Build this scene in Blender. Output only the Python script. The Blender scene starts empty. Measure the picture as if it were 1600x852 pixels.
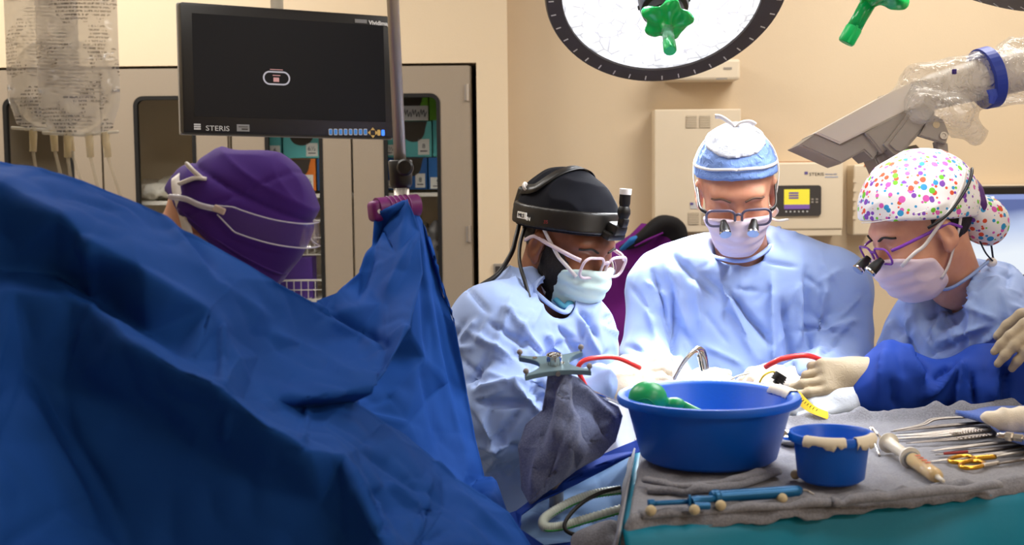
import bpy, bmesh, math, random
import numpy as np
from mathutils import Matrix, Vector
from mathutils.geometry import delaunay_2d_cdt

scene = bpy.context.scene
COL = scene.collection
rad = math.radians
# ------------------------------------------------------------------ camera
FPX = 2000.0                                    # focal length in pixels of the 1600x852 frame
CAMZ, PITCH, ROLL = 1.5, rad(4.5), rad(0.6)
CAM = np.array([0.0, 0.0, CAMZ])
_f = np.array([0, math.cos(PITCH), -math.sin(PITCH)])
_r0 = np.array([1.0, 0, 0]); _u0 = np.array([0, math.sin(PITCH), math.cos(PITCH)])
_r = _r0*math.cos(ROLL) - _u0*math.sin(ROLL)
_u = _u0*math.cos(ROLL) + _r0*math.sin(ROLL)
cam_data = bpy.data.cameras.new('camera'); cam = bpy.data.objects.new('camera', cam_data); COL.objects.link(cam)
cam_data.sensor_width = 36; cam_data.lens = 36*FPX/1600; cam_data.sensor_fit = 'HORIZONTAL'
cam_data.clip_start = 0.05; cam_data.clip_end = 50
cam.matrix_world = Matrix(((_r[0], _u[0], -_f[0], 0), (_r[1], _u[1], -_f[1], 0), (_r[2], _u[2], -_f[2], CAMZ), (0, 0, 0, 1)))
cam_data.dof.use_dof = True; cam_data.dof.focus_distance = 2.65; cam_data.dof.aperture_fstop = 6.3
scene.camera = cam
# ------------------------------------------------------------------ world, exposure
world = bpy.data.worlds.new('world'); scene.world = world; world.use_nodes = True
world.node_tree.nodes['Background'].inputs[0].default_value = (0.9, 0.85, 0.75, 1)
world.node_tree.nodes['Background'].inputs[1].default_value = 0.05
scene.view_settings.view_transform = 'Standard'; scene.view_settings.look = 'None'
scene.view_settings.gamma = 1; scene.view_settings.use_curve_mapping = False
scene.view_settings.exposure = 0.0
try:
    scene.cycles.use_denoising = True
    scene.cycles.sample_clamp_indirect = 6
    scene.cycles.max_bounces = 8
    scene.cycles.transparent_max_bounces = 12
except Exception: pass

# ------------------------------------------------------------------ pixel -> place (distance comes from what the thing touches)
def PX(x, y, d):
    return CAM + _f*d + _r*((x-800.0)/FPX*d) + _u*((426.0-y)/FPX*d)
def PXn(x, y, d):
    x = np.asarray(x, float); y = np.asarray(y, float); d = np.asarray(d, float)
    return CAM + _f*d[..., None] + _r*((x-800.0)/FPX*d)[..., None] + _u*((426.0-y)/FPX*d)[..., None]
def ray(x, y): return _f + _r*((x-800.0)/FPX) + _u*((426.0-y)/FPX)
def PXY(x, y, Y):
    k = ray(x, y); return CAM + k*(Y/k[1])
def PXZ(x, y, Z):
    k = ray(x, y); return CAM + k*((Z-CAMZ)/k[2])
def PROJ(P):
    q = np.asarray(P, float)-CAM; d = q@_f
    return 800+(q@_r)/d*FPX, 426-(q@_u)/d*FPX, d

def area_light(name, loc, direction, size, watts, color, spread=180, shape='DISK', size_y=None):
    L = bpy.data.lights.new(name, 'AREA'); L.shape = shape; L.size = size
    if size_y: L.size_y = size_y
    L.energy = watts; L.color = color; L.spread = rad(spread)
    o = bpy.data.objects.new(name, L); COL.objects.link(o)
    o.matrix_world = Matrix.Translation(Vector(loc)) @ Vector(direction).to_track_quat('-Z', 'Y').to_matrix().to_4x4()
    return o
CEIL = 2.95
WARM = (1.0, 0.965, 0.915)
PANELS = [(-1.6, 3.7), (1.6, 3.7), (-0.9, 2.3), (1.6, 1.2), (2.2, -0.8)]  # third placed to light the drape from above, fifth added as frontal fill
for i, (lx, ly) in enumerate(PANELS):
    area_light('ceiling_panel_light', (lx, ly, CEIL-0.03), (0, 0, -1), 1.15, (42, 44, 16, 16, 30)[i], WARM, 180, 'RECTANGLE', 0.55)
SITE = PX(1085, 600, 2.55)
LAMP_C = PX(1035, -12, 3.2); LAMP_N = np.array([0.0, -0.70, -0.714]); LAMP_N /= np.linalg.norm(LAMP_N)
LAMP2_N = np.array([-0.48, 0.05, -0.87]); LAMP2_N /= np.linalg.norm(LAMP2_N); LAMP2_C = PX(1322, 66, 2.42)-LAMP2_N*0.222
_lx = np.array([1.0, 0, 0]); _ly = np.cross(LAMP_N, _lx)
for k in range(18):                                # the lamp's own ring of light pods
    rr, aa = (0.185, 2*math.pi*k/12) if k < 12 else (0.10, 2*math.pi*(k-12)/6+0.3)
    pc = LAMP_C+LAMP_N*0.012+(_lx*math.cos(aa)+_ly*math.sin(aa))*rr
    area_light('surgical_lamp_light', pc, SITE-pc, 0.055, 6.5/18, (0.93, 0.96, 1.0), 42)
area_light('surgical_lamp_light', LAMP2_C+LAMP2_N*0.05, LAMP2_N, 0.50, 5.0, (0.93, 0.96, 1.0), 80)

# ------------------------------------------------------------------ materials
def lin(c):
    c = [v/255.0 for v in c]
    return tuple(v/12.92 if v <= 0.04045 else ((v+0.055)/1.055)**2.4 for v in c) + (1.0,)
MATS = {}
def mat(name, rgb, rough=0.5, metal=0.0, bump=None, var=None, trans=0.0, ior=1.45, alpha=1.0, emit=None, sheen=0.0, spec=None, crumple=None, sub=0.0, coat=0.0):
    if name in MATS: return MATS[name]
    m = bpy.data.materials.new(name); m.use_nodes = True; nt = m.node_tree; b = nt.nodes['Principled BSDF']
    b.inputs['Base Color'].default_value = lin(rgb); b.inputs['Roughness'].default_value = rough; b.inputs['Metallic'].default_value = metal
    b.inputs['Transmission Weight'].default_value = trans; b.inputs['IOR'].default_value = ior; b.inputs['Alpha'].default_value = alpha
    if sheen: b.inputs['Sheen Weight'].default_value = sheen
    if coat: b.inputs['Coat Weight'].default_value = coat
    if sub:
        b.inputs['Subsurface Weight'].default_value = sub; b.inputs['Subsurface Radius'].default_value = (0.012, 0.005, 0.003)
    if spec is not None: b.inputs['Specular IOR Level'].default_value = spec
    if emit: b.inputs['Emission Color'].default_value = lin(emit[0]); b.inputs['Emission Strength'].default_value = emit[1]
    tc = nt.nodes.new('ShaderNodeTexCoord')
    if var:
        n = nt.nodes.new('ShaderNodeTexNoise'); n.inputs['Scale'].default_value = var[0]; n.inputs['Detail'].default_value = 5
        nt.links.new(tc.outputs['Object'], n.inputs['Vector'])
        mx = nt.nodes.new('ShaderNodeMix'); mx.data_type = 'RGBA'
        c2 = lin(var[1]); mx.inputs[6].default_value = lin(rgb); mx.inputs[7].default_value = c2
        rp = nt.nodes.new('ShaderNodeMapRange'); rp.inputs[1].default_value = 0.35; rp.inputs[2].default_value = 0.65
        nt.links.new(n.outputs['Fac'], rp.inputs[0]); nt.links.new(rp.outputs[0], mx.inputs[0]); nt.links.new(mx.outputs[2], b.inputs['Base Color'])
    last = None
    if bump:
        n = nt.nodes.new('ShaderNodeTexNoise'); n.inputs['Scale'].default_value = bump[0]; n.inputs['Detail'].default_value = 6
        nt.links.new(tc.outputs['Object'], n.inputs['Vector'])
        bp = nt.nodes.new('ShaderNodeBump'); bp.inputs['Strength'].default_value = bump[1]; bp.inputs['Distance'].default_value = bump[2] if len(bump) > 2 else 0.003
        nt.links.new(n.outputs['Fac'], bp.inputs['Height']); last = bp
    if crumple:                                     # creased, paper-like cloth: edges of warped cells
        n = nt.nodes.new('ShaderNodeTexNoise'); n.inputs['Scale'].default_value = crumple[0]*0.6; n.inputs['Detail'].default_value = 3
        nt.links.new(tc.outputs['Object'], n.inputs['Vector'])
        ad = nt.nodes.new('ShaderNodeMix'); ad.data_type = 'VECTOR'; ad.inputs[0].default_value = 0.22
        nt.links.new(tc.outputs['Object'], ad.inputs[4]); nt.links.new(n.outputs['Color'], ad.inputs[5])
        prev = last
        for sc, st in ((crumple[0], 1.0), (crumple[0]*2.3, 0.6)):
            v = nt.nodes.new('ShaderNodeTexNoise'); v.noise_type = 'RIDGED_MULTIFRACTAL'; v.inputs['Scale'].default_value = sc; v.inputs['Detail'].default_value = 2.0; v.inputs['Distortion'].default_value = 0.5
            nt.links.new(ad.outputs[1], v.inputs['Vector'])
            bp = nt.nodes.new('ShaderNodeBump'); bp.inputs['Strength'].default_value = crumple[1]*st; bp.inputs['Distance'].default_value = crumple[2]
            nt.links.new(v.outputs['Fac'], bp.inputs['Height'])
            if prev: nt.links.new(prev.outputs['Normal'], bp.inputs['Normal'])
            prev = bp
        last = prev
    if last: nt.links.new(last.outputs['Normal'], b.inputs['Normal'])
    MATS[name] = m; return m

M_WALL_LIT = mat('wall_lit_tone', (229, 209, 178), 0.6, bump=(180, 0.12), var=(1.3, (225, 204, 172)))  # brighter wall tone, carrying how the light falls left of the corner
M_WALL_SHADED = mat('wall_shaded_tone', (212, 192, 162), 0.6, bump=(180, 0.12), var=(1.3, (208, 187, 157)))  # darker wall tone; the shading right of the corner is put into the colour
M_FLOOR = mat('floor_vinyl', (150, 150, 152), 0.35, var=(40, (140, 141, 144)))
M_CEIL = mat('ceiling_tile', (225, 220, 208), 0.8)
M_TAUPE = mat('cabinet_taupe', (162, 148, 130), 0.55, bump=(900, 0.1), var=(500, (150, 136, 118)))
M_TAUPED = mat('cabinet_taupe_inside', (140, 130, 112), 0.6)
M_BLACK = mat('black_plastic', (22, 20, 20), 0.4)
M_GASKET = mat('black_gasket', (14, 12, 11), 0.6)
M_SCREEN = mat('screen_off', (6, 6, 14), 0.35, spec=0.2)
M_STEEL = mat('steel', (196, 190, 182), 0.25, 1.0)
M_STEELB = mat('brushed_steel', (186, 178, 168), 0.42, 0.75, bump=(300, 0.1))
M_CHROME = mat('chrome', (225, 225, 225), 0.08, 1.0)
M_GOLD = mat('gold_plating', (222, 170, 62), 0.25, 1.0)
M_WHITE = mat('white_plastic', (232, 226, 214), 0.45)
M_OFFW = mat('cream_enamel', (222, 207, 182), 0.5, var=(2, (216, 200, 174)))
M_GREYP = mat('grey_plastic', (150, 142, 132), 0.5, bump=(400, 0.08))
M_DKGREY = mat('dark_grey_plastic', (58, 54, 52), 0.5)
M_PAPER = mat('paper_label', (232, 230, 222), 0.7)
M_INK = mat('ink', (35, 33, 38), 0.7)
M_GLASS = mat('cabinet_glass', (235, 240, 240), 0.03, trans=1.0, ior=1.02, alpha=0.25)
M_CLEAR = mat('clear_plastic', (250, 250, 255), 0.06, trans=1.0, ior=1.35, alpha=0.45)
M_DRAPE = mat('royal_blue_drape', (24, 72, 150), 0.8, bump=(900, 0.10, 0.001), var=(7, (22, 68, 144)), spec=0.12)
M_DRAPE2 = mat('royal_blue_sleeve', (24, 58, 146), 0.7, bump=(700, 0.10, 0.001), crumple=(6, 0.6, 0.010), spec=0.2)
M_GOWN = mat('pale_blue_gown', (150, 173, 222), 0.65, bump=(250, 0.12, 0.001), sheen=0.1, crumple=(5.5, 0.9, 0.012), spec=0.25)
M_PDRAPE = mat('patient_drape', (128, 162, 205), 0.7, bump=(700, 0.15, 0.001), crumple=(8, 0.15, 0.006), spec=0.2)
M_GLOVEW = mat('white_glove', (226, 214, 196), 0.55, bump=(120, 0.15, 0.002), crumple=(38, 0.2, 0.003), sub=0.1)
M_GLOVET = mat('tan_glove', (172, 155, 128), 0.6, bump=(120, 0.15, 0.002), crumple=(38, 0.22, 0.003))
M_GLOVEB = mat('greyblue_glove', (196, 202, 212), 0.5, bump=(120, 0.15, 0.002), crumple=(38, 0.2, 0.003))
M_MASK = mat('lilac_white_mask', (226, 208, 220), 0.75, bump=(500, 0.1, 0.001), crumple=(22, 0.15, 0.003), spec=0.2)
M_MASKG = mat('mint_mask', (206, 232, 228), 0.75, bump=(500, 0.1, 0.001), crumple=(22, 0.12, 0.003), spec=0.2)
M_STRAP = mat('white_strap', (232, 226, 222), 0.75)
M_TOWELG = mat('grey_towel', (134, 134, 142), 0.9, bump=(420, 0.6, 0.002), var=(300, (114, 114, 122)), sheen=0.3, spec=0.1)
M_TOWELD = mat('slate_towel', (122, 132, 168), 0.9, bump=(420, 0.6, 0.002), var=(300, (104, 114, 148)), sheen=0.3, spec=0.1)
M_TOWELB = mat('blue_towel', (72, 104, 182), 0.9, bump=(420, 0.6, 0.002), var=(300, (62, 92, 168)), sheen=0.3, spec=0.1)
M_TEAL = mat('teal_drape', (0, 122, 152), 0.5, bump=(60, 0.15, 0.003), spec=0.35)
M_BASIN = mat('blue_basin_plastic', (6, 96, 212), 0.38, bump=(260, 0.05))
M_GREEN = mat('green_silicone', (20, 160, 92), 0.35)
M_GREENH = mat('green_translucent_cover', (0, 190, 84), 0.25, trans=0.25, crumple=(18, 0.3, 0.004))
M_RED = mat('red_tube', (226, 52, 52), 0.35)
M_YELLOW = mat('yellow_tape', (232, 196, 40), 0.5)
M_TAPE = mat('masking_tape', (234, 222, 200), 0.7)
M_PURPLE = mat('purple_cap_cloth', (66, 34, 122), 0.8, bump=(800, 0.15, 0.001), sheen=0.1, spec=0.15)
M_APRON = mat('purple_apron', (104, 28, 116), 0.75, bump=(500, 0.12, 0.001), spec=0.2)
M_PCLAMP = mat('purple_clamp', (112, 30, 104), 0.45)
M_BLACKC = mat('black_cloth', (18, 17, 20), 0.85, bump=(600, 0.2, 0.001))
M_CAPN = mat('navy_black_cap', (22, 23, 30), 0.9, bump=(700, 0.2, 0.001), spec=0.15)
M_BLUECAP = mat('blue_bouffant', (112, 142, 202), 0.75, crumple=(26, 0.7, 0.005))
M_WHITECAP = mat('white_bouffant', (196, 200, 212), 0.75, crumple=(26, 0.9, 0.006))
M_SKIN1 = mat('skin_light', (214, 154, 124), 0.5, bump=(250, 0.12, 0.001), var=(24, (200, 134, 106)), sub=0.15)
M_SKIN2 = mat('skin_deep', (134, 82, 58), 0.45, bump=(250, 0.12, 0.001), var=(24, (104, 62, 42)), sub=0.1)
M_SKIN3 = mat('skin_tan', (218, 162, 134), 0.5, bump=(250, 0.1, 0.001), var=(24, (206, 146, 120)), sub=0.15)
M_HAIR = mat('dark_hair', (26, 20, 18), 0.6, bump=(300, 0.6, 0.002))
M_BEARD = mat('beard', (22, 17, 16), 0.8, bump=(420, 0.8, 0.003))
M_BROW = mat('brow_hair', (96, 70, 56), 0.8)
M_FRAMEP = mat('purple_glasses', (96, 70, 110), 0.3)
M_FRAMEC = mat('clear_glasses_frame', (232, 214, 226), 0.15, alpha=0.75)
M_LENS = mat('lens', (245, 240, 250), 0.02, trans=1.0, ior=1.1, alpha=0.3)
M_GOGGLE = mat('goggle_plastic', (225, 222, 240), 0.08, trans=0.9, ior=1.25, alpha=0.13)
M_SCRUB = mat('teal_scrub', (60, 130, 160), 0.8)
M_TROUSER = mat('scrub_trousers', (60, 90, 140), 0.8)
M_SHOE = mat('shoe', (40, 40, 44), 0.6)
# ------------------------------------------------------------------ objects, parents, tags
def _put(o, parent):
    COL.objects.link(o)
    if parent is not None:
        o.parent = parent
        if parent.type == 'EMPTY': o.matrix_parent_inverse = Matrix.Translation(-parent.location)
def thing(name, label, cat, loc=(0, 0, 0), group=None):
    o = bpy.data.objects.new(name, None); COL.objects.link(o); o.location = Vector([float(v) for v in loc]); o.empty_display_size = 0.05
    o['label'] = label; o['category'] = cat
    if group: o['group'] = group
    return o
def tag(o, label, cat, group=None):
    o['label'] = label; o['category'] = cat
    if group: o['group'] = group
    return o
def mk(name, VF, material, parent=None, smooth=False, label=None, autosmooth=None):
    V, F = VF
    me = bpy.data.meshes.new(name)
    me.from_pydata([tuple(map(float, v)) for v in V], [], [tuple(int(i) for i in f) for f in F]); me.update()
    me.materials.append(material)
    if smooth: me.polygons.foreach_set('use_smooth', [True]*len(me.polygons))
    o = bpy.data.objects.new(name, me); _put(o, parent)
    if autosmooth: 
        me.polygons.foreach_set('use_smooth', [True]*len(me.polygons)); me.set_sharp_from_angle(angle=rad(autosmooth))
    if label: o['label'] = label
    return o
def struct(name, VF, material, parent=None, smooth=False):
    o = mk(name, VF, material, parent, smooth); o['kind'] = 'structure'; return o
def solid(o, t, offset=-1.0):
    m = o.modifiers.new('thickness', 'SOLIDIFY'); m.thickness = t; m.offset = offset; return o
# ------------------------------------------------------------------ shape helpers: each returns (V, F)
def join(*parts):
    Vs, Fs, n = [], [], 0
    for V, F in parts:
        V = np.asarray(V, float).reshape(-1, 3); Vs.append(V); Fs += [tuple(int(i)+n for i in f) for f in F]; n += len(V)
    return np.vstack(Vs), Fs
def xf(VF, M):
    M = np.array(M); V = np.asarray(VF[0], float); return V@M[:3, :3].T + M[:3, 3], VF[1]
def Fr(o, x, y):
    x = np.asarray(x, float); y = np.asarray(y, float); x = x/np.linalg.norm(x); z = np.cross(x, y); z /= np.linalg.norm(z); y = np.cross(z, x)
    M = np.eye(4); M[:3, 0] = x; M[:3, 1] = y; M[:3, 2] = z; M[:3, 3] = o; return M
def TR(x, y, z):
    M = np.eye(4); M[:3, 3] = (x, y, z); return M
def RZ(a): return np.array(Matrix.Rotation(a, 4, 'Z'))
def RX(a): return np.array(Matrix.Rotation(a, 4, 'X'))
def RY(a): return np.array(Matrix.Rotation(a, 4, 'Y'))
def box(c, s, bev=0.0, seg=2):
    bm = bmesh.new(); bmesh.ops.create_cube(bm, size=1.0)
    for v in bm.verts: v.co = Vector((v.co.x*s[0]+c[0], v.co.y*s[1]+c[1], v.co.z*s[2]+c[2]))
    if bev > 0: bmesh.ops.bevel(bm, geom=list(bm.edges), offset=min(bev, 0.49*min(s)), segments=seg, profile=0.5, affect='EDGES')
    return bmout(bm)
def bmout(bm):
    bm.verts.ensure_lookup_table(); bm.verts.index_update()
    V = np.array([v.co[:] for v in bm.verts]); F = [tuple(v.index for v in f.verts) for f in bm.faces]; bm.free(); return V, F
def prism(poly, z0, z1, bev=0.0):
    bm = bmesh.new(); vs = [bm.verts.new((p[0], p[1], z0)) for p in poly]
    f = bm.faces.new(vs); f.normal_update()
    if f.normal.z > 0: f.normal_flip()
    r = bmesh.ops.extrude_face_region(bm, geom=[f])
    for v in r['geom']:
        if isinstance(v, bmesh.types.BMVert): v.co.z = z1
    bmesh.ops.recalc_face_normals(bm, faces=bm.faces)
    if bev: bmesh.ops.bevel(bm, geom=[e for e in bm.edges if abs(e.verts[0].co.z-e.verts[1].co.z) < 1e-6], offset=bev, segments=2, affect='EDGES')
    return bmout(bm)
def rrect(w, h, r, n=5, cx=0, cy=0):
    P = []
    for (sx, sy, a0) in ((1, 1, 0), (-1, 1, 90), (-1, -1, 180), (1, -1, 270)):
        for k in range(n+1):
            a = rad(a0+90*k/n); P.append((cx+sx*(w/2-r)+r*math.cos(a), cy+sy*(h/2-r)+r*math.sin(a)))
    return P
def ringplate(outer, inner, z0, z1):
    """plate with a hole; outer and inner are loops with the same number of points"""
    n = len(outer); V = [(p[0], p[1], z) for z in (z0, z1) for p in outer] + [(p[0], p[1], z) for z in (z0, z1) for p in inner]; F = []
    for i in range(n):
        j = (i+1) % n
        F += [(i, j, n+j, n+i), (2*n+j, 2*n+i, 3*n+i, 3*n+j), (n+i, n+j, 3*n+j, 3*n+i), (j, i, 2*n+i, 2*n+j)]
    return np.array(V, float), F
def smoothpath(P, n=8):
    P = np.asarray(P, float); Q = np.vstack([2*P[0]-P[1], P, 2*P[-1]-P[-2]]); out = []
    for i in range(1, len(Q)-2):
        for t in np.linspace(0, 1, n, endpoint=False):
            a, b, c, d = Q[i-1], Q[i], Q[i+1], Q[i+2]
            out.append(0.5*((2*b)+(-a+c)*t+(2*a-5*b+4*c-d)*t*t+(-a+3*b-3*c+d)*t**3))
    out.append(P[-1]); return np.array(out)
def tube(P, r, n=10, flat=1.0, closed=False, up=None):
    P = np.asarray(P, float); m = len(P); r = np.broadcast_to(np.asarray(r, float), (m,))
    T = np.roll(P, -1, 0)-np.roll(P, 1, 0) if closed else np.gradient(P, axis=0)
    T /= np.linalg.norm(T, axis=1)[:, None]+1e-12
    u = np.array(up, float) if up is not None else (np.array([0, 0, 1.0]) if abs(T[0, 2]) < 0.9 else np.array([1.0, 0, 0]))
    V = []; 
    for i in range(m):
        if up is not None: u = np.array(up, float)
        u = u-T[i]*(u@T[i]); u /= np.linalg.norm(u)+1e-12; w = np.cross(T[i], u)
        for k in range(n):
            a = 2*math.pi*k/n; V.append(P[i]+r[i]*(w*math.cos(a)+u*flat*math.sin(a)))
    F = []; mm = m if closed else m-1
    for i in range(mm):
        for k in range(n):
            a, b = i*n+k, i*n+(k+1) % n; c, d = ((i+1) % m)*n+(k+1) % n, ((i+1) % m)*n+k
            F.append((a, b, c, d))
    if not closed: F += [tuple(reversed(range(n))), tuple(range((m-1)*n, m*n))]
    return np.array(V), F
def lathe(prof, n=48, z0axis=True):
    V = []; F = []; m = len(prof)
    for (r, z) in prof:
        for k in range(n):
            a = 2*math.pi*k/n; V.append((r*math.cos(a), r*math.sin(a), z))
    for i in range(m-1):
        for k in range(n):
            a, b = i*n+k, i*n+(k+1) % n; F.append((a, b, b+n, a+n))
    if prof[0][0] > 1e-6: F.append(tuple(reversed(range(n))))
    if prof[-1][0] > 1e-6: F.append(tuple(range((m-1)*n, m*n)))
    return np.array(V), F
def grid(fn, nu, nv):
    V = [fn(i/(nu-1), j/(nv-1)) for j in range(nv) for i in range(nu)]
    F = [(j*nu+i, j*nu+i+1, (j+1)*nu+i+1, (j+1)*nu+i) for j in range(nv-1) for i in range(nu-1)]
    return np.array(V, float), F
def ball(c, r, n=12):
    bm = bmesh.new(); bmesh.ops.create_uvsphere(bm, u_segments=n*2, v_segments=n, radius=1.0)
    r = np.broadcast_to(np.asarray(r, float), (3,)); V, F = bmout(bm); return V*r+np.asarray(c, float), F
def text(name, body, size, M, material, parent, align='LEFT', ext=0.0004, bold=0.0, sx=1.0):
    cu = bpy.data.curves.new(name, 'FONT'); cu.body = body; cu.size = size; cu.extrude = ext; cu.align_x = align; cu.offset = bold; cu.resolution_u = 3
    t = bpy.data.objects.new(name, cu); COL.objects.link(t)
    dg = bpy.context.evaluated_depsgraph_get(); me = bpy.data.meshes.new_from_object(t.evaluated_get(dg)); bpy.data.objects.remove(t)
    V = np.array([v.co[:] for v in me.vertices]); F = [tuple(p.vertices) for p in me.polygons]
    V[:, 0] *= sx
    return mk(name, xf((V, F), M), material, parent)
# ------------------------------------------------------------------ noise
_rng = np.random.RandomState(7); _NT = _rng.rand(32, 32, 32).astype(np.float32)
def vnoise(p):
    p = np.asarray(p, np.float32); i = np.floor(p).astype(int); t = p-i; t = t*t*(3-2*t); i &= 31; j = (i+1) & 31
    g = lambda a, b, c: _NT[a, b, c]
    x0, y0, z0 = i.T; x1, y1, z1 = j.T; tx, ty, tz = t.T
    c00 = g(x0, y0, z0)*(1-tx)+g(x1, y0, z0)*tx; c10 = g(x0, y1, z0)*(1-tx)+g(x1, y1, z0)*tx
    c01 = g(x0, y0, z1)*(1-tx)+g(x1, y0, z1)*tx; c11 = g(x0, y1, z1)*(1-tx)+g(x1, y1, z1)*tx
    return (c00*(1-ty)+c10*ty)*(1-tz)+(c01*(1-ty)+c11*ty)*tz
def ridged(p):
    return 1-np.abs(2*vnoise(p)-1)
# ------------------------------------------------------------------ signed distance shapes and a surface-nets mesher
def Cap(a, b, ra, rb=None):
    a = np.asarray(a, np.float32); b = np.asarray(b, np.float32); rb = ra if rb is None else rb; ba = b-a; L2 = float(ba@ba)+1e-12
    def f(p):
        t = np.clip(((p-a)@ba)/L2, 0, 1); return np.sqrt((((p-a)-t[:, None]*ba)**2).sum(1))-(ra+t*(rb-ra))
    return f
def Ell(c, r, R=None):
    c = np.asarray(c, np.float32); r = np.asarray(r, np.float32)
    def f(p):
        q = p-c
        if R is not None: q = q@np.asarray(R, np.float32)
        k0 = np.sqrt(((q/r)**2).sum(1)); k1 = np.sqrt(((q/(r*r))**2).sum(1))+1e-9; return k0*(k0-1)/k1
    return f
def RBox(c, s, r, R=None):
    c = np.asarray(c, np.float32); s = np.asarray(s, np.float32)/2-r
    def f(p):
        q = p-c
        if R is not None: q = q@np.asarray(R, np.float32)
        q = np.abs(q)-s; return np.sqrt((np.maximum(q, 0)**2).sum(1))+np.minimum(q.max(1), 0)-r
    return f
def smin(a, b, k):
    h = np.clip(0.5+0.5*(b-a)/k, 0, 1); return b+(a-b)*h-k*h*(1-h)
def smax(a, b, k): return -smin(-a, -b, k)
def U(prims, k):
    def f(p):
        d = prims[0](p)
        for q in prims[1:]: d = smin(d, q(p), k)
        return d
    return f
def sdfmesh(f, lo, hi, h, smooth=0):
    lo = np.asarray(lo, float); hi = np.asarray(hi, float); B = 4
    nb = np.ceil((hi-lo)/(h*B)).astype(int)+1; n = nb*B
    ax = [lo[i]+h*B*(np.arange(nb[i])+0.375) for i in range(3)]
    C = np.stack(np.meshgrid(*ax, indexing='ij'), -1).reshape(-1, 3).astype(np.float32)
    Fc = f(C).reshape(nb)
    act = np.abs(Fc) < h*B*1.5
    Fb = np.repeat(Fc.reshape(nb[0], 1, nb[1], 1, nb[2], 1).astype(np.float32), B, 1); Fb = np.repeat(Fb, B, 3); Fb = np.repeat(Fb, B, 5)
    idx = np.argwhere(act)
    o = np.stack(np.meshgrid(*[np.arange(B)]*3, indexing='ij'), -1).reshape(-1, 3)
    gi = (idx[:, None, :]*B+o[None]).reshape(-1, 3)
    vals = np.concatenate([f((lo+h*g).astype(np.float32)) for g in np.array_split(gi, max(1, len(gi)//200000))])
    F = Fb.reshape(n); F[gi[:, 0], gi[:, 1], gi[:, 2]] = vals
    s = F < 0
    cnt = np.zeros(np.array(n)-1, np.int8)
    cs = [(a, b, c) for a in (0, 1) for b in (0, 1) for c in (0, 1)]
    for (a, b, c) in cs: cnt += s[a:n[0]-1+a, b:n[1]-1+b, c:n[2]-1+c]
    cell = np.argwhere((cnt > 0) & (cnt < 8)); ci = -np.ones(np.array(n)-1, np.int64); ci[tuple(cell.T)] = np.arange(len(cell))
    CV = np.stack([F[cell[:, 0]+a, cell[:, 1]+b, cell[:, 2]+c] for (a, b, c) in cs], 1)
    acc = np.zeros((len(cell), 3)); num = np.zeros(len(cell))
    for i in range(8):
        for j in range(i+1, 8):
            dlt = np.array(cs[j])-np.array(cs[i])
            if np.abs(dlt).sum() != 1: continue
            va, vb = CV[:, i], CV[:, j]; cr = (va < 0) != (vb < 0); t = np.where(cr, va/(va-vb+1e-20*(~cr)+1e-30), 0)
            t = np.clip(t, 0, 1); acc += np.where(cr[:, None], np.array(cs[i])+t[:, None]*dlt, 0); num += cr
    V = lo+h*(cell+acc/num[:, None]); Q = []
    for axis in range(3):
        a1, a2 = (axis+1) % 3, (axis+2) % 3
        sl0 = [slice(None)]*3; sl1 = [slice(None)]*3; sl0[axis] = slice(0, n[axis]-1); sl1[axis] = slice(1, n[axis])
        e = np.argwhere(s[tuple(sl0)] != s[tuple(sl1)])
        e = e[(e[:, a1] > 0) & (e[:, a2] > 0) & (e[:, a1] < n[a1]-1) & (e[:, a2] < n[a2]-1)]
        neg = s[tuple(e.T)]
        q = []
        for (d1, d2) in ((-1, -1), (0, -1), (0, 0), (-1, 0)):
            c = e.copy(); c[:, a1] += d1; c[:, a2] += d2; q.append(ci[tuple(c.T)])
        q = np.stack(q, 1); q[~neg] = q[~neg][:, ::-1]; Q.append(q)
    Q = np.vstack(Q); Q = Q[(Q >= 0).all(1)]
    for _ in range(smooth): V = lap(V, Q)
    return V, Q
def lap(V, Q, lam=0.5):
    S = np.zeros_like(V); N = np.zeros(len(V))
    for k in range(Q.shape[1]):
        for m in (-1, 1):
            np.add.at(S, Q[:, k], V[Q[:, (k+m) % Q.shape[1]]]); np.add.at(N, Q[:, k], 1)
    return V+lam*(S/np.maximum(N, 1)[:, None]-V)
def vnormals(V, Q):
    Q = np.asarray(Q); n = np.cross(V[Q[:, 2]]-V[Q[:, 0]], V[Q[:, 3 if Q.shape[1] > 3 else 1]]-V[Q[:, 1 if Q.shape[1] > 3 else 0]])
    if Q.shape[1] == 3: n = np.cross(V[Q[:, 1]]-V[Q[:, 0]], V[Q[:, 2]]-V[Q[:, 0]])
    N = np.zeros_like(V)
    for k in range(Q.shape[1]): np.add.at(N, Q[:, k], n)
    return N/(np.linalg.norm(N, axis=1)[:, None]+1e-12)
def mkq(name, V, Q, material, parent=None, label=None):
    me = bpy.data.meshes.new(name); k = Q.shape[1]
    me.vertices.add(len(V)); me.vertices.foreach_set('co', np.asarray(V, np.float32).ravel())
    me.loops.add(len(Q)*k); me.loops.foreach_set('vertex_index', Q.astype(np.int32).ravel())
    me.polygons.add(len(Q)); me.polygons.foreach_set('loop_start', np.arange(0, len(Q)*k, k, dtype=np.int32))
    try: me.polygons.foreach_set('loop_total', np.full(len(Q), k, np.int32))
    except Exception: pass
    me.polygons.foreach_set('use_smooth', np.ones(len(Q), bool)); me.update(); me.validate()
    me.materials.append(material); o = bpy.data.objects.new(name, me); _put(o, parent)
    if label: o['label'] = label
    return o
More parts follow.
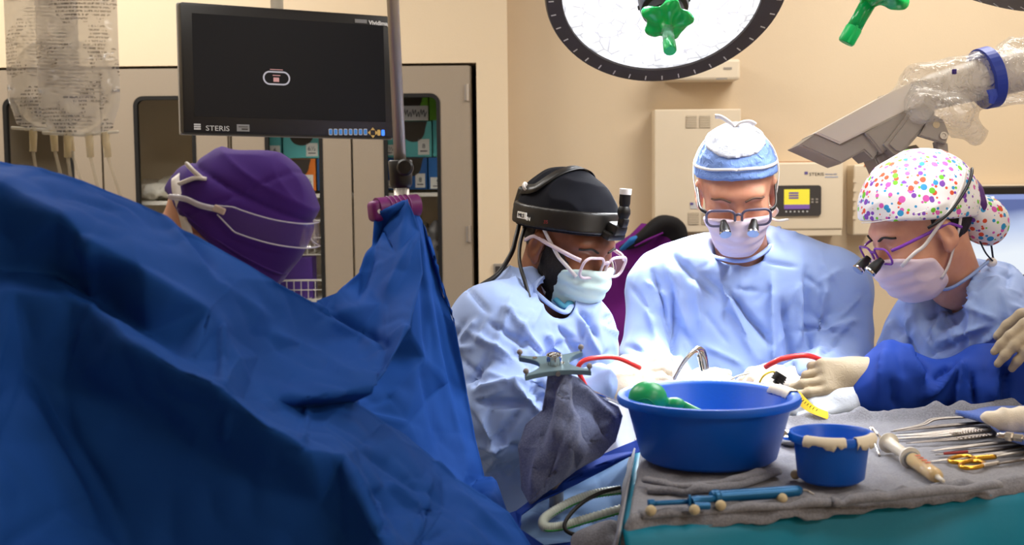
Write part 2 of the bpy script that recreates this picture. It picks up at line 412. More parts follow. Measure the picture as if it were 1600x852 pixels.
def folds(V, N, lines, facing=True):
    """raise or sink real folds along lines traced on the cloth: (x0,y0,x1,y1,width_px,height_m)"""
    x, y, d = PROJ(V); P = np.stack([x, y], 1); out = np.zeros(len(V))
    view = (V-CAM); view /= np.linalg.norm(view, axis=1)[:, None]; fc = np.clip(-(view*N).sum(1)*3, 0, 1) if facing else 1
    for (x0, y0, x1, y1, w, hgt) in lines:
        a = np.array([x0, y0], float); ba = np.array([x1-x0, y1-y0], float); t = np.clip(((P-a)@ba)/(ba@ba), 0, 1)
        dd = np.linalg.norm(P-a-t[:, None]*ba, axis=1); e = np.minimum(1, np.minimum(t, 1-t)*4+0.25)
        out += hgt*e*(0.45*np.exp(-(dd/w)**2)+0.75*np.exp(-np.sqrt((dd/w)**2+0.02)*1.3))
    return V+N*(out*fc)[:, None]
def sheet(ctrl, cons, levels=4, smooth=3, rough=0.0, seed=0, hole=None):
    """cloth surface through traced points (x, y, distance) with sharp fold lines cons (index pairs)"""
    P = [Vector((c[0], c[1])) for c in ctrl]
    r = delaunay_2d_cdt(P, cons, [], 2 if False else 0, 0.001)
    vs, es, fs = r[0], r[1], r[2]
    if hole: fs = [f for f in fs if not hole(np.mean([[vs[i].x, vs[i].y] for i in f], 0))]
    dep = np.array([ctrl[o[0]][2] if o else 0 for o in r[3]])
    bm = bmesh.new()
    bv = [bm.verts.new((v.x, v.y, dep[i]*1000)) for i, v in enumerate(vs)]
    for f in fs: bm.faces.new([bv[i] for i in f])
    loose = [v for v in bm.verts if not v.link_faces]
    bmesh.ops.delete(bm, geom=loose, context='VERTS')
    for _ in range(levels):
        bmesh.ops.subdivide_edges(bm, edges=list(bm.edges), cuts=1, use_grid_fill=True)
        bmesh.ops.triangulate(bm, faces=[f for f in bm.faces if len(f.verts) > 3])
    V, F = bmout(bm); Q = np.array(F); D = V[:, 2]/1000
    X = V.copy()
    for _ in range(smooth):
        X[:, 2] = lap(np.stack([D]*3, 1), Q, 0.6)[:, 0]; D = X[:, 2]
    W = PXn(X[:, 0], X[:, 1], D)
    if rough:
        N = vnormals(W, Q); W = W+N*(rough*(vnoise(W*9+seed)-0.5)+rough*0.5*(ridged(W*22+seed)-0.5))[:, None]
    return W, Q
# ================================================================== THE ROOM
YC, YT = 4.70, 4.86                               # cabinet front plane, plane of the shaded-tone wall
X0, X1, YB = -3.2, 3.0, -1.6
def bx(x0, x1, y0, y1, z0, z1, bev=0.0):
    return box(((x0+x1)/2, (y0+y1)/2, (z0+z1)/2), (x1-x0, y1-y0, z1-z0), bev)
struct('floor', bx(X0, X1, YB, 5.6, -0.1, 0.0), M_FLOOR)
struct('ceiling', bx(X0, X1, YB, 5.6, CEIL, CEIL+0.1), M_CEIL)
XCOR = PXY(794, 200, YC)[0]                       # the corner between lit-tone and shaded-tone wall
XCAB = PXY(744, 300, YC)[0]
ZCAB = PXY(400, 104, YC)[2]
struct('wall_back_left', join(bx(X0, XCOR, YC, 5.4, ZCAB+0.006, CEIL), bx(XCAB+0.006, XCOR, YC, 5.4, 0, ZCAB+0.006), bx(X0, XCOR, 5.3, 5.4, 0, ZCAB)), M_WALL_LIT)
struct('wall_back_right', bx(XCOR, X1, YT, 5.4, 0, CEIL), M_WALL_SHADED)
struct('wall_left', bx(X0-0.1, X0, YB, 5.4, 0, CEIL), M_WALL_LIT)
struct('wall_right', bx(X1, X1+0.1, YB, 5.4, 0, CEIL), M_WALL_SHADED)
struct('wall_front', bx(X0, X1, YB-0.1, YB, 0, CEIL), M_WALL_LIT)
struct('baseboard_back', bx(XCOR, X1, YT-0.012, YT, 0, 0.1), M_DKGREY)
M_PANEL = mat('panel_diffuser', (255, 248, 235), 0.5, emit=((255, 244, 225), 1.5))
for i, (lx, ly) in enumerate(PANELS):
    t = thing('ceiling_light', 'flat ceiling light panel '+['nearest the supply cabinets', 'nearest the wall console and display', 'over the purple-capped person, placed to light the drape from above', 'over the end of the instrument table', 'farthest from the cabinets, added as frontal fill'][i], 'ceiling light', (lx, ly, CEIL-0.02), 'ceiling light panels')
    mk('frame', xf(ringplate(rrect(1.26, 0.66, 0.005), rrect(1.16, 0.56, 0.005), -0.012, 0.02), TR(lx, ly, CEIL-0.02)), M_WHITE, t)
    mk('diffuser', box((lx, ly, CEIL-0.004), (1.17, 0.57, 0.008)), M_PANEL, t)

# ------------------------------------------------------------------ supply cabinets
def XP(px, Y=YC, y=300): return PXY(px, y, Y)[0]
def ZP(py, Y=YC, x=500): return PXY(x, py, Y)[2]
M_CABIN = mat('cabinet_interior', (212, 198, 174), 0.7)
ZT = ZCAB-0.004; ZB = 0.08
ZSH = ZP(303, YC+0.12)
def cabinet(label, pxs, wins, shelves):
    xl, xr = XP(pxs[0]), XP(pxs[-1])
    t = thing('supply_cabinet', label, 'cabinet', ((xl+xr)/2, YC+0.3, 0), 'built-in supply cabinets')
    mk('carcass', join(bx(xl, xl+0.018, YC+0.03, YC+0.5, 0.0, ZT), bx(xr-0.018, xr, YC+0.03, YC+0.5, 0, ZT), bx(xl+0.018, xr-0.018, YC+0.48, YC+0.5, 0, ZT),
        bx(xl+0.018, xr-0.018, YC+0.03, YC+0.48, ZT-0.02, ZT), bx(xl+0.018, xr-0.018, YC+0.03, YC+0.48, 0.0, 0.08)), M_CABIN, t)
    for z in shelves:
        mk('shelf', bx(xl+0.02, xr-0.02, YC+0.1, YC+0.478, z-0.014, z), M_WHITE, t)
    for i, (w0, w1) in enumerate(wins):
        a, b = XP(pxs[i])+0.004, XP(pxs[i+1])-0.004; c0, c1 = XP(w0), XP(w1)
        zt, zb = ZP(150), 0.75
        d = ringplate([(p[0], p[1]) for p in rrect(b-a, ZT-ZB, 0.006, 6, (a+b)/2, (ZT+ZB)/2)], rrect(c1-c0, zt-zb, 0.03, 6, (c0+c1)/2, (zt+zb)/2), 0, 0.022)
        M = np.array([[1, 0, 0, 0], [0, 0, -1, YC+0.022], [0, 1, 0, 0], [0, 0, 0, 1.0]])
        door = mk('door', xf(d, M), M_TAUPE, t)
        mk('gasket', xf(ringplate(rrect(c1-c0+0.012, zt-zb+0.012, 0.036, 6, (c0+c1)/2, (zt+zb)/2), rrect(c1-c0-0.016, zt-zb-0.016, 0.024, 6, (c0+c1)/2, (zt+zb)/2), 0.0, 0.0245), M), M_GASKET, door)
        mk('pane', bx(c0+0.004, c1-0.004, YC+0.010, YC+0.014, zb+0.004, zt-0.004), M_GLASS, door)
        hx = b-0.008 if i == len(wins)-1 else a+0.008
        for zc in (ZP(147), ZP(368), 0.5):
            mk('hinge', join(tube([(hx, YC-0.006, zc-0.03), (hx, YC-0.006, zc+0.03)], 0.006, 8), bx(hx-0.012, hx, YC-0.004, YC, zc-0.028, zc+0.028)), M_STEELB, door)
    return t
cabinet('taupe supply cabinet holding coloured glove boxes on a white shelf', [363, 551, 738], [(418, 503), (603, 687)], [ZSH, ZP(470, YC+0.12), 0.7])
cabinet('taupe supply cabinet holding only loose white plastic packs', [-28, 162, 359], [(12, 115), (215, 306)], [ZP(312, YC+0.12), 0.7])
cabinet('taupe supply cabinet nearest the corner of the left wall', [-420, -225, -32], [(-375, -270), (-180, -78)], [ZSH, 0.7])
# ------------------------------------------------------------------ things on the cabinet shelves
def glove_box(px0, px1, py0, py1, rgb, label, num=None, Y=YC+0.16, depth=0.09, opening=True, lab=None):
    a, b = XP(px0, Y), XP(px1, Y); z1, z0 = ZP(py0, Y), ZP(py1, Y); w, h = b-a, z1-z0
    m = mat('box_%d_%d_%d' % rgb, rgb, 0.5)
    t = thing('glove_box', label, 'box', ((a+b)/2, Y+depth/2, z0), 'boxes on the cabinet shelf')
    mk('carton', bx(a, b, Y, Y+depth, z0, z1, 0.0015), m, t)
    if opening and w > 0.06:
        r = w*0.33; P = [((a+b)/2-r*1.15, z1-0.001)] + [((a+b)/2-r*math.cos(rad(k)), z1-h*0.58*math.sin(rad(k))**0.6) for k in range(10, 171, 10)] + [((a+b)/2+r*1.15, z1-0.001)]
        M = np.array([[1, 0, 0, 0], [0, 0, -1, Y], [0, 1, 0, 0], [0, 0, 0, 1.0]])
        mk('opening', xf(prism(P, 0.0002, 0.0012), M), mat('box_opening_shade', (70, 62, 52), 0.8), t)  # flat dark patch on the carton, painted shade of an opening
    if lab:
        la, lb = a+w*lab[0], a+w*lab[1]; l0, l1 = z0+h*lab[2], z0+h*lab[3]
        o = mk('size_label', bx(la, lb, Y-0.0012, Y, l0, l1), M_PAPER, t)
        MT = np.array([[1, 0, 0, (la+lb)/2], [0, 0, -1, Y-0.0015], [0, 1, 0, l0+(l1-l0)*0.42], [0, 0, 0, 1.0]])
        if num: text('size_number', num, 0.024, MT, M_INK, o, 'CENTER')
        mk('print_line', bx(la+(lb-la)*0.18, lb-(lb-la)*0.18, Y-0.0016, Y-0.0012, l0+(l1-l0)*0.2, l0+(l1-l0)*0.27), M_INK, o)
    return t
TEAL, ORNG, BLUE, GREEN_ = (96, 188, 186), (226, 122, 36), (28, 92, 160), (120, 190, 40)
LB = (0.62, 0.93, 0.06, 0.50)
glove_box(410, 441, 205, 247, TEAL, 'teal glove box cut off by the edge of the cabinet window', '6', lab=(0.42, 0.95, 0.05, 0.48), opening=False)
glove_box(444, 502, 200, 247, TEAL, 'teal glove box with dark opening above the orange box', '6½', lab=LB)
glove_box(437, 494, 248, 298, ORNG, 'orange glove box under the teal boxes', '6½', lab=LB)
glove_box(412, 436, 248, 298, BLUE, 'blue glove box to the side of the orange box, seen as a strip', opening=False)
glove_box(496, 520, 248, 298, (30, 76, 120), 'dark blue glove box between the orange box and the cabinet post', opening=False, lab=(0.2, 0.6, 0.1, 0.4))
o = glove_box(618, 671, 148, 190, GREEN_, 'bright green glove box with handwriting on its white label', lab=None)
za, zb_ = ZP(190, YC+0.16), ZP(167, YC+0.16); xa, xb = XP(628, YC+0.16), XP(671, YC+0.16)
lab_ = mk('hand_label', bx(xa, xb, YC+0.157, YC+0.159, za, zb_), M_PAPER, o)
sc = []
for k in range(26):
    u = k/25; sc.append((xa+(xb-xa)*(0.12+0.82*u), YC+0.1562, za+(zb_-za)*(0.5+0.24*math.sin(k*2.1)*(1 if k % 3 else 0.5)+0.1*math.sin(k*0.7))))
mk('scribble', tube(sc, 0.0013, 5), M_INK, lab_)
glove_box(673, 684, 150, 190, (108, 176, 40), 'narrow green box standing beside the scribbled label box', opening=False)
glove_box(596, 617, 208, 247, TEAL, 'teal glove box marked seven behind the pole', '7½', lab=(0.35, 0.98, 0.08, 0.5), opening=False)
glove_box(619, 676, 191, 247, TEAL, 'teal glove box below the green box', '8', lab=LB)
glove_box(678, 690, 190, 247, (84, 176, 178), 'narrow teal box next to the window edge', opening=False)
glove_box(594, 617, 248, 298, BLUE, 'blue glove box peeking out behind the black pole knob', lab=(0.35, 0.95, 0.05, 0.3), opening=False)
glove_box(619, 668, 248, 298, BLUE, 'blue glove box with round dark opening beside the pole knob', '8', lab=LB)
glove_box(670, 697, 248, 298, (40, 104, 172), 'blue box with big white label at the cabinet edge', '5', lab=(0.1, 0.95, 0.02, 0.38), opening=False)
Yb = YC+0.2
def pack(px, py, w, h, label, seed, rgb=(226, 220, 206), Y=Yb, zsup=None, name='plastic_pack'):
    c = PXY(px, py, Y); w *= Y/FPX; h *= Y/FPX
    f = Ell((c[0], Y, c[2]), (w/2, 0.05, h/2))
    V, Q = sdfmesh(f, (c[0]-w/2-.02, Y-.08, c[2]-h/2-.02), (c[0]+w/2+.02, Y+.08, c[2]+h/2+.02), 0.009)
    N = vnormals(V, Q); V = V+N*(0.022*(ridged(V*30+seed)-0.55))[:, None]
    if zsup is not None: V[:, 2] += zsup-V[:, 2].min()
    return tag(mkq(name, V, Q, mat('pack_%d' % rgb[0], rgb, 0.25, crumple=(30, 0.4, 0.01))), label, 'package', 'plastic packs in the cabinets')
ZS2 = ZP(312, YC+0.12)
pack(240, 290, 60, 22, 'crumpled white plastic pack lying at the front of the cabinet shelf', 1, zsup=ZS2)
pack(272, 280, 56, 34, 'larger crumpled white plastic pack against the window post', 2, zsup=ZS2, Y=Yb+0.11)
pack(235, 262, 40, 30, 'small rolled white pack resting behind the other packs', 3, zsup=ZS2+0.0, Y=Yb+0.2)
pack(35, 240, 52, 46, 'clear pack with blue stripes behind the drip bag', 4, (205, 205, 200), zsup=ZS2)
pack(90, 245, 50, 40, 'pale pack standing behind the drip bag tubes', 5, (214, 205, 186), zsup=ZS2)
ZS3 = ZP(470, YC+0.12)
pack(655, 385, 40, 130, 'tall clear sterile pouch standing below the blue boxes', 6, (150, 140, 120), zsup=ZS3)
pack(680, 395, 22, 120, 'narrow grey sterile pouch at the window edge below the shelf', 7, (120, 118, 118), Y=Yb-0.01, zsup=ZS3)
def basket(px0, px1, py0, py1, label, Y=YC+0.13):
    a, b = XP(px0, Y), XP(px1, Y); z1, z0 = ZP(py0, Y), ZP(py1, Y); P = []
    for i in range(9):
        x = a+(b-a)*i/8; P.append(tube([(x, Y, z0), (x, Y, z1)], 0.002, 5)); P.append(tube([(x, Y+0.22, z0), (x, Y+0.22, z1)], 0.002, 5)); P.append(tube([(x, Y, z0), (x, Y+0.22, z0)], 0.002, 5))
    t = thing('wire_basket', label, 'basket', ((a+b)/2, Y+0.11, z0), 'white wire baskets in the cabinet')
    mk('upright_wire', join(*P), M_WHITE, t); R = []
    for k, z in enumerate((z0, z0+(z1-z0)*0.5)):
        R.append(tube([(a, Y, z), (b, Y, z), (b, Y+0.22, z), (a, Y+0.22, z)], 0.0022, 6, closed=True))
    mk('rail_wire', join(*R), M_WHITE, t)
    mk('rim', tube([(a, Y, z1), (b, Y, z1), (b, Y+0.22, z1), (a, Y+0.22, z1)], 0.0042, 6, closed=True), M_WHITE, t)
basket(422, 512, 438, 468, 'white wire basket on the lower shelf under the purple binder')
basket(422, 512, 345, 398, 'white wire basket below the shelf of glove boxes')
tag(mk('binder', bx(XP(430, YC+.2), XP(486, YC+.2), YC+0.2, YC+0.3, ZP(470, YC+.2)+0.004, ZP(402, YC+.2), 0.004), mat('violet_binder', (96, 62, 160), 0.5)), 'violet binder standing in the lower wire basket', 'binder')
# ------------------------------------------------------------------ ceiling-hung monitor
def flat_frame(BL, BR, TL):
    M = Fr(BL, BR-BL, TL-BL); return M, np.linalg.norm(BR-BL), np.linalg.norm(TL-BL)
M, W, H = flat_frame(PX(286, 208, 3.2), PX(618, 216, 3.455), PX(284, 2, 3.2))
t = thing('monitor', 'black ceiling-hung flat monitor with a dark screen and a row of blue buttons', 'monitor', M[:3, 3])
def B(px, py): return ((px-286)/332*W, (208+(px-286)*0.024-py)/(206-(px-286)*0.045)*H)
mk('housing', xf(box((W/2, H/2, -0.025), (W, H, 0.05), 0.008), M), M_BLACK, t, autosmooth=40)
mk('trim', xf(box((W/2, H/2+0.0005, -0.032), (W+0.004, H+0.004, 0.014), 0.004), M), mat('grey_trim', (150, 145, 138), 0.4), t)
sx0, sy0 = B(303, 182); sx1, sy1 = B(602, 40)
mk('screen', xf(box(((sx0+sx1)/2, (sy0+sy1)/2, 0.0002), (sx1-sx0, sy1-sy0, 0.0012)), M), M_SCREEN, t)
cx, cy = B(428, 122)
io = mk('screen_icon', xf(ringplate(rrect(0.072, 0.036, 0.0179, 8, cx, cy), rrect(0.064, 0.028, 0.0139, 8, cx, cy), 0.0009, 0.0013), M), mat('screen_white', (170, 170, 180), 0.4, emit=((170, 170, 185), 0.35)), t)
mk('icon_glyph', xf(join(box((cx-0.001, cy-0.004, 0.0011), (0.015, 0.011, 0.0006)), box((cx, cy+0.007, 0.0011), (0.02, 0.002, 0.0006)), box((cx, cy+0.022, 0.0011), (0.034, 0.0018, 0.0006))), M), mat('screen_pink', (190, 140, 140), 0.4, emit=((200, 150, 150), 0.3)), io)
M_SILV = mat('silver_print', (196, 196, 196), 0.5)
lx, ly = B(319, 204); text('brand_lettering', 'STERIS', 0.0185, M@TR(lx, ly, 0.0006), M_SILV, t, sx=1.15)
lx, ly = B(307, 198); mk('brand_emblem', xf(join(*[box((lx, ly+0.0055*(k-1), 0.0006), (0.017, 0.004, 0.0008)) for k in range(3)]), M), M_SILV, t)
lx, ly = B(375, 200); st = mk('sticker', xf(box((lx, ly, 0.0006), (0.033, 0.018, 0.0008), 0.003), M), mat('sticker_grey', (130, 130, 130), 0.5), t)
mk('sticker_print', xf(join(box((lx, ly+0.003, 0.0011), (0.024, 0.002, 0.0003)), box((lx+0.004, ly-0.003, 0.0011), (0.016, 0.004, 0.0003))), M), M_DKGREY, st)
lx, ly = B(578, 38); text('model_lettering', 'Vividimage', 0.0155, M@TR(lx, ly, 0.0006), mat('white_print', (235, 235, 235), 0.5), t, bold=0.0004)
lx, ly = B(565, 33); mk('sticker', xf(box((lx, ly, 0.0006), (0.034, 0.010, 0.0008), 0.002), M), mat('sticker_grey', (130, 130, 130), 0.5), t)
M_BTN = mat('blue_button', (52, 120, 190), 0.4, emit=((50, 120, 200), 0.25)); M_GBTN = mat('gold_button', (205, 170, 95), 0.4)
for k in range(8):
    lx, ly = B(511+8.1*k, 206.2); b_ = mk('button', xf(prism(rrect(0.0105, 0.017, 0.003, 3, lx, ly), 0.0002, 0.0016), M), M_SILV, t); mk('button_face', xf(prism(rrect(0.008, 0.0135, 0.002, 3, lx, ly), 0.0016, 0.0022), M), M_BTN, b_)
lx, ly = B(580, 207.5)
for a in range(4):
    mk('arrow_button', xf(prism([(-0.006, 0.007), (0.006, 0.007), (0, 0.0145)], 0.0002, 0.0018), M@TR(lx, ly, 0)@RZ(a*math.pi/2)), M_GBTN, t)
for px, m_ in ((590, M_GBTN), (597, mat('lit_blue_button', (40, 90, 220), 0.3, emit=((60, 130, 255), 1.2)))):
    lx, ly = B(px, 207.5); mk('button', xf(prism(rrect(0.009, 0.016, 0.003, 3, lx, ly), 0.0002, 0.0018), M), m_, t)
lx, ly = B(459, 200); mk('indicator', xf(lathe([(0.003, 0), (0.003, 0.0012)], 12), M@TR(lx, ly, 0)), M_GASKET, t)
mk('mount_plate', xf(box((W*0.47, H*0.6, -0.065), (0.14, 0.14, 0.03), 0.005), M), M_WHITE, t)
pt = (M@np.array([W*0.47, H*0.6, -0.08, 1]))[:3]
mk('ceiling_arm', join(tube([pt+np.array([0, 0.03, -0.03]), (pt[0], pt[1]+0.03, CEIL)], 0.017, 14), tube([pt, pt+np.array([0, 0.04, 0])], 0.02, 12)), M_WHITE, t, smooth=True)
# ------------------------------------------------------------------ wall devices
def wall_frame(px0, px1, py0, py1, proud):
    a = PXY(px0, py1, YT-proud); b = PXY(px1, py0, YT-proud); Mx = Fr((a[0], YT-proud, a[2]), (1, 0, 0), (0, 0, 1)); return Mx, b[0]-a[0], b[2]-a[2]
def louvres(Mx, cx, cy, w, h, parent, n=7, z=0.0):
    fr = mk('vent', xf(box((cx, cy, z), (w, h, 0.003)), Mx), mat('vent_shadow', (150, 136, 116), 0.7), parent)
    for k in range(n):
        y = cy-h/2+h*(k+0.5)/n; mk('vent_slat', xf(box((cx, y, z+0.002), (w, h/n*0.55, 0.004)), Mx@np.eye(4)), M_OFFW, fr)
Mx, W, H = wall_frame(1023, 1158, 170, 364, 0.1)
t = thing('wall_panel', 'tall cream wall cabinet with two pairs of vents behind the surgeon', 'panel', Mx[:3, 3])
mk('case', xf(box((W/2, H/2, -0.05), (W, H, 0.1), 0.004), Mx), M_OFFW, t)
s_ = W/135
for (px, py) in ((1080.5, 191), (1101.5, 191), (1084, 342), (1105, 342)): louvres(Mx, (px-1023)*s_, (364-py)*s_, 16.5*s_, 19*s_, t)
mk('badge', xf(box(((1087-1023)*s_, (364-322)*s_, 0.001), (16*s_, 10*s_, 0.002)), Mx), M_SILV, t); mk('badge_emblem', xf(box(((1081-1023)*s_, (364-319)*s_, 0.002), (5*s_, 4*s_, 0.002)), Mx), mat('emblem_violet', (90, 80, 140), 0.5), t)
Mx, W, H = wall_frame(1190, 1318, 253, 360, 0.14); s_ = W/128
t = thing('wall_console', 'cream wall console with yellow and violet touch screen', 'control unit', Mx[:3, 3])
mk('case', xf(box((W/2, H/2, -0.07), (W, H, 0.14), 0.006), Mx), M_OFFW, t)
mk('base_lip', xf(box((W/2, -5*s_, -0.072), (W-0.004, 10*s_, 0.136), 0.003), Mx), M_OFFW, t)
mk('top_seam', xf(box((W*0.37, H+0.002, -0.03), (W*0.72, 0.003, 0.04)), Mx), mat('rust_seam', (176, 112, 70), 0.7), t)
def C(px, py): return (px-1190)*s_, (360-py)*s_
a0, b0 = C(1207, 338); a1, b1 = C(1283, 290)
pn = mk('screen_bezel', xf(prism(rrect(a1-a0, b1-b0, 0.012, 5, (a0+a1)/2, (b0+b1)/2), 0, 0.006), Mx), M_DKGREY, t)
def rect(px0, py0, px1, py1, z, rgb, e, name, par):
    u0, v0 = C(px0, py1); u1, v1 = C(px1, py0)
    return mk(name, xf(box(((u0+u1)/2, (v0+v1)/2, z), (u1-u0, v1-v0, 0.0015)), Mx), mat('glow_%d_%d_%d' % rgb, rgb, 0.3, emit=(rgb, e)), par)
sc_ = rect(1224.5, 296, 1264.5, 327, 0.0065, (212, 200, 60), 0.45, 'screen', pn)
rect(1224.5, 320, 1264.5, 327, 0.008, (112, 84, 150), 0.4, 'screen_bar', sc_)
for k in range(3): rect(1232, 300.5+3.9*k, 1247, 303+3.9*k, 0.008, (100, 80, 140), 0.35, 'screen_row', sc_)
for k in range(6):
    u, v = C(1228+6.6*k, 331); mk('soft_key', xf(box((u, v, 0.0065), (0.006, 0.006, 0.002), 0.001), Mx), M_SILV, pn)
for k in range(2):
    for j in range(2):
        u, v = C(1269+7*k, 312+4.5*j); mk('key', xf(box((u, v, 0.0065), (0.009, 0.006, 0.002), 0.001), Mx), M_GREYP, pn)
u, v = C(1264, 275); text('brand_lettering', 'STERIS', 0.016, Mx@TR(u, v, 0.0006), M_DKGREY, t, sx=1.2)
u, v = C(1259.5, 272); mk('brand_emblem', xf(box((u, v+0.003, 0.0008), (0.012, 0.01, 0.001)), Mx), mat('emblem_violet', (90, 80, 140), 0.5), t)
u, v = C(1289, 274); text('model_lettering', 'Harmony LED', 0.0075, Mx@TR(u, v, 0.0006), mat('blue_print', (80, 110, 170), 0.6), t)
mk('model_line', xf(box((u+0.024, v-0.008, 0.0006), (0.048, 0.0035, 0.0008)), Mx), mat('blue_print2', (150, 160, 185), 0.6), t)
Mx, W, H = wall_frame(1333, 1368, 257, 368, 0.1)
t = thing('wall_box', 'plain cream wall box with an orange stripe behind the polka dot cap', 'control unit', Mx[:3, 3])
mk('case', xf(box((W/2, H/2, -0.05), (W, H, 0.1), 0.006), Mx), M_OFFW, t)
mk('stripe', xf(box((W*0.72, H-0.004, 0.001), (W*0.5, 0.007, 0.002)), Mx), mat('orange_stripe', (200, 110, 50), 0.6), t)
for k in range(5): mk('rib', xf(box((0.004, H*(0.25+0.13*k), 0.001), (0.012, 0.012, 0.004)), Mx), M_OFFW, t)
Mx, W, H = wall_frame(1040, 1157, 92, 126, 0.12)
t = thing('wall_projector_box', 'small cream box on the wall half hidden by the surgical lamp', 'box', Mx[:3, 3])
mk('case', xf(box((W/2, H/2, -0.06), (W, H, 0.12), 0.01), Mx), M_OFFW, t)
mk('badge', xf(box((W*0.83, H*0.55, 0.001), (0.03, 0.008, 0.002)), Mx), M_GREYP, t); mk('slot', xf(box((W*0.75, H*0.06, 0.001), (0.04, 0.006, 0.002)), Mx), M_GREYP, t)
Mx, W, H = wall_frame(935, 1062, 374, 398, 0.05)
t = thing('wall_rail', 'cream equipment rail on the wall behind the purple apron', 'rail', Mx[:3, 3])
mk('bar', xf(box((W/2, H/2, -0.025), (W, H, 0.05), 0.004), Mx), M_OFFW, t)
for k in range(4): mk('screw', xf(lathe([(0.005, 0), (0.004, 0.003), (0, 0.003)], 10), Mx@TR(W*(0.1+0.26*k), H*0.5, 0)), M_GREYP, t)
# switch plate by the cabinets
Mx = Fr((PXY(771, 420, YC)[0], YC-0.008, PXY(771, 430, YC)[2]), (1, 0, 0), (0, 0, 1))
t = thing('wall_socket', 'grey double socket plate on the wall strip beside the cabinet', 'socket', Mx[:3, 3])
mk('plate', xf(box((0.03, 0.02, -0.004), (0.06, 0.045, 0.008), 0.002), Mx), M_GREYP, t)
for k in range(2): mk('outlet', xf(box((0.016+0.028*k, 0.02, 0.001), (0.018, 0.026, 0.003), 0.001), Mx), M_DKGREY, t)
# ------------------------------------------------------------------ lit wall display
Mx, W, H = wall_frame(1497, 1760, 289, 440, 0.09); s_ = W/263
t = thing('wall_display', 'large lit wall display with a blue to white picture behind the nurse', 'screen', Mx[:3, 3])
mk('housing', xf(box((W/2, H/2, -0.045), (W, H, 0.09), 0.006), Mx), M_BLACK, t)
mk('top_edge', xf(box((W/2, H+0.002, -0.05), (W, 0.006, 0.07), 0.002), Mx), M_OFFW, t)
mg = bpy.data.materials.new('display_picture'); mg.use_nodes = True; nt = mg.node_tree; b = nt.nodes['Principled BSDF']
tc = nt.nodes.new('ShaderNodeTexCoord'); gr = nt.nodes.new('ShaderNodeSeparateXYZ'); nt.links.new(tc.outputs['Generated'], gr.inputs[0])
nz = nt.nodes.new('ShaderNodeTexNoise'); nz.inputs['Scale'].default_value = 2.2; nt.links.new(tc.outputs['Generated'], nz.inputs['Vector'])
ad = nt.nodes.new('ShaderNodeMath'); ad.operation = 'MULTIPLY_ADD'; ad.inputs[1].default_value = 0.35; nt.links.new(nz.outputs['Fac'], ad.inputs[0]); nt.links.new(gr.outputs['Z'], ad.inputs[2])
cr = nt.nodes.new('ShaderNodeValToRGB'); nt.links.new(ad.outputs[0], cr.inputs[0])
cr.color_ramp.elements[0].position = 0.45; cr.color_ramp.elements[0].color = lin((238, 246, 255)); cr.color_ramp.elements[1].position = 1.15; cr.color_ramp.elements[1].color = lin((84, 104, 165))
e = cr.color_ramp.elements.new(0.8); e.color = lin((190, 206, 240))
nt.links.new(cr.outputs[0], b.inputs['Emission Color']); b.inputs['Emission Strength'].default_value = 0.95; b.inputs['Base Color'].default_value = (0.02, 0.02, 0.02, 1)
u0, v0, u1, v1 = 8*s_, 10*s_, W-8*s_, H-13*s_
pic = mk('screen', xf(box(((u0+u1)/2, (v0+v1)/2, 0.0005), (u1-u0, v1-v0, 0.002)), Mx), mg, t)
mk('title_bar', xf(box(((u0+u1)/2, v1-4*s_, 0.0018), (u1-u0, 8*s_, 0.001)), Mx), mat('display_bar', (90, 105, 155), 0.4, emit=((132, 148, 200), 0.7)), pic)
text('screen_lettering', 'UH News', 0.016, Mx@TR(27*s_, v1-6*s_, 0.003), mat('display_white', (255, 255, 255), 0.5, emit=((255, 255, 255), 0.8)), pic)
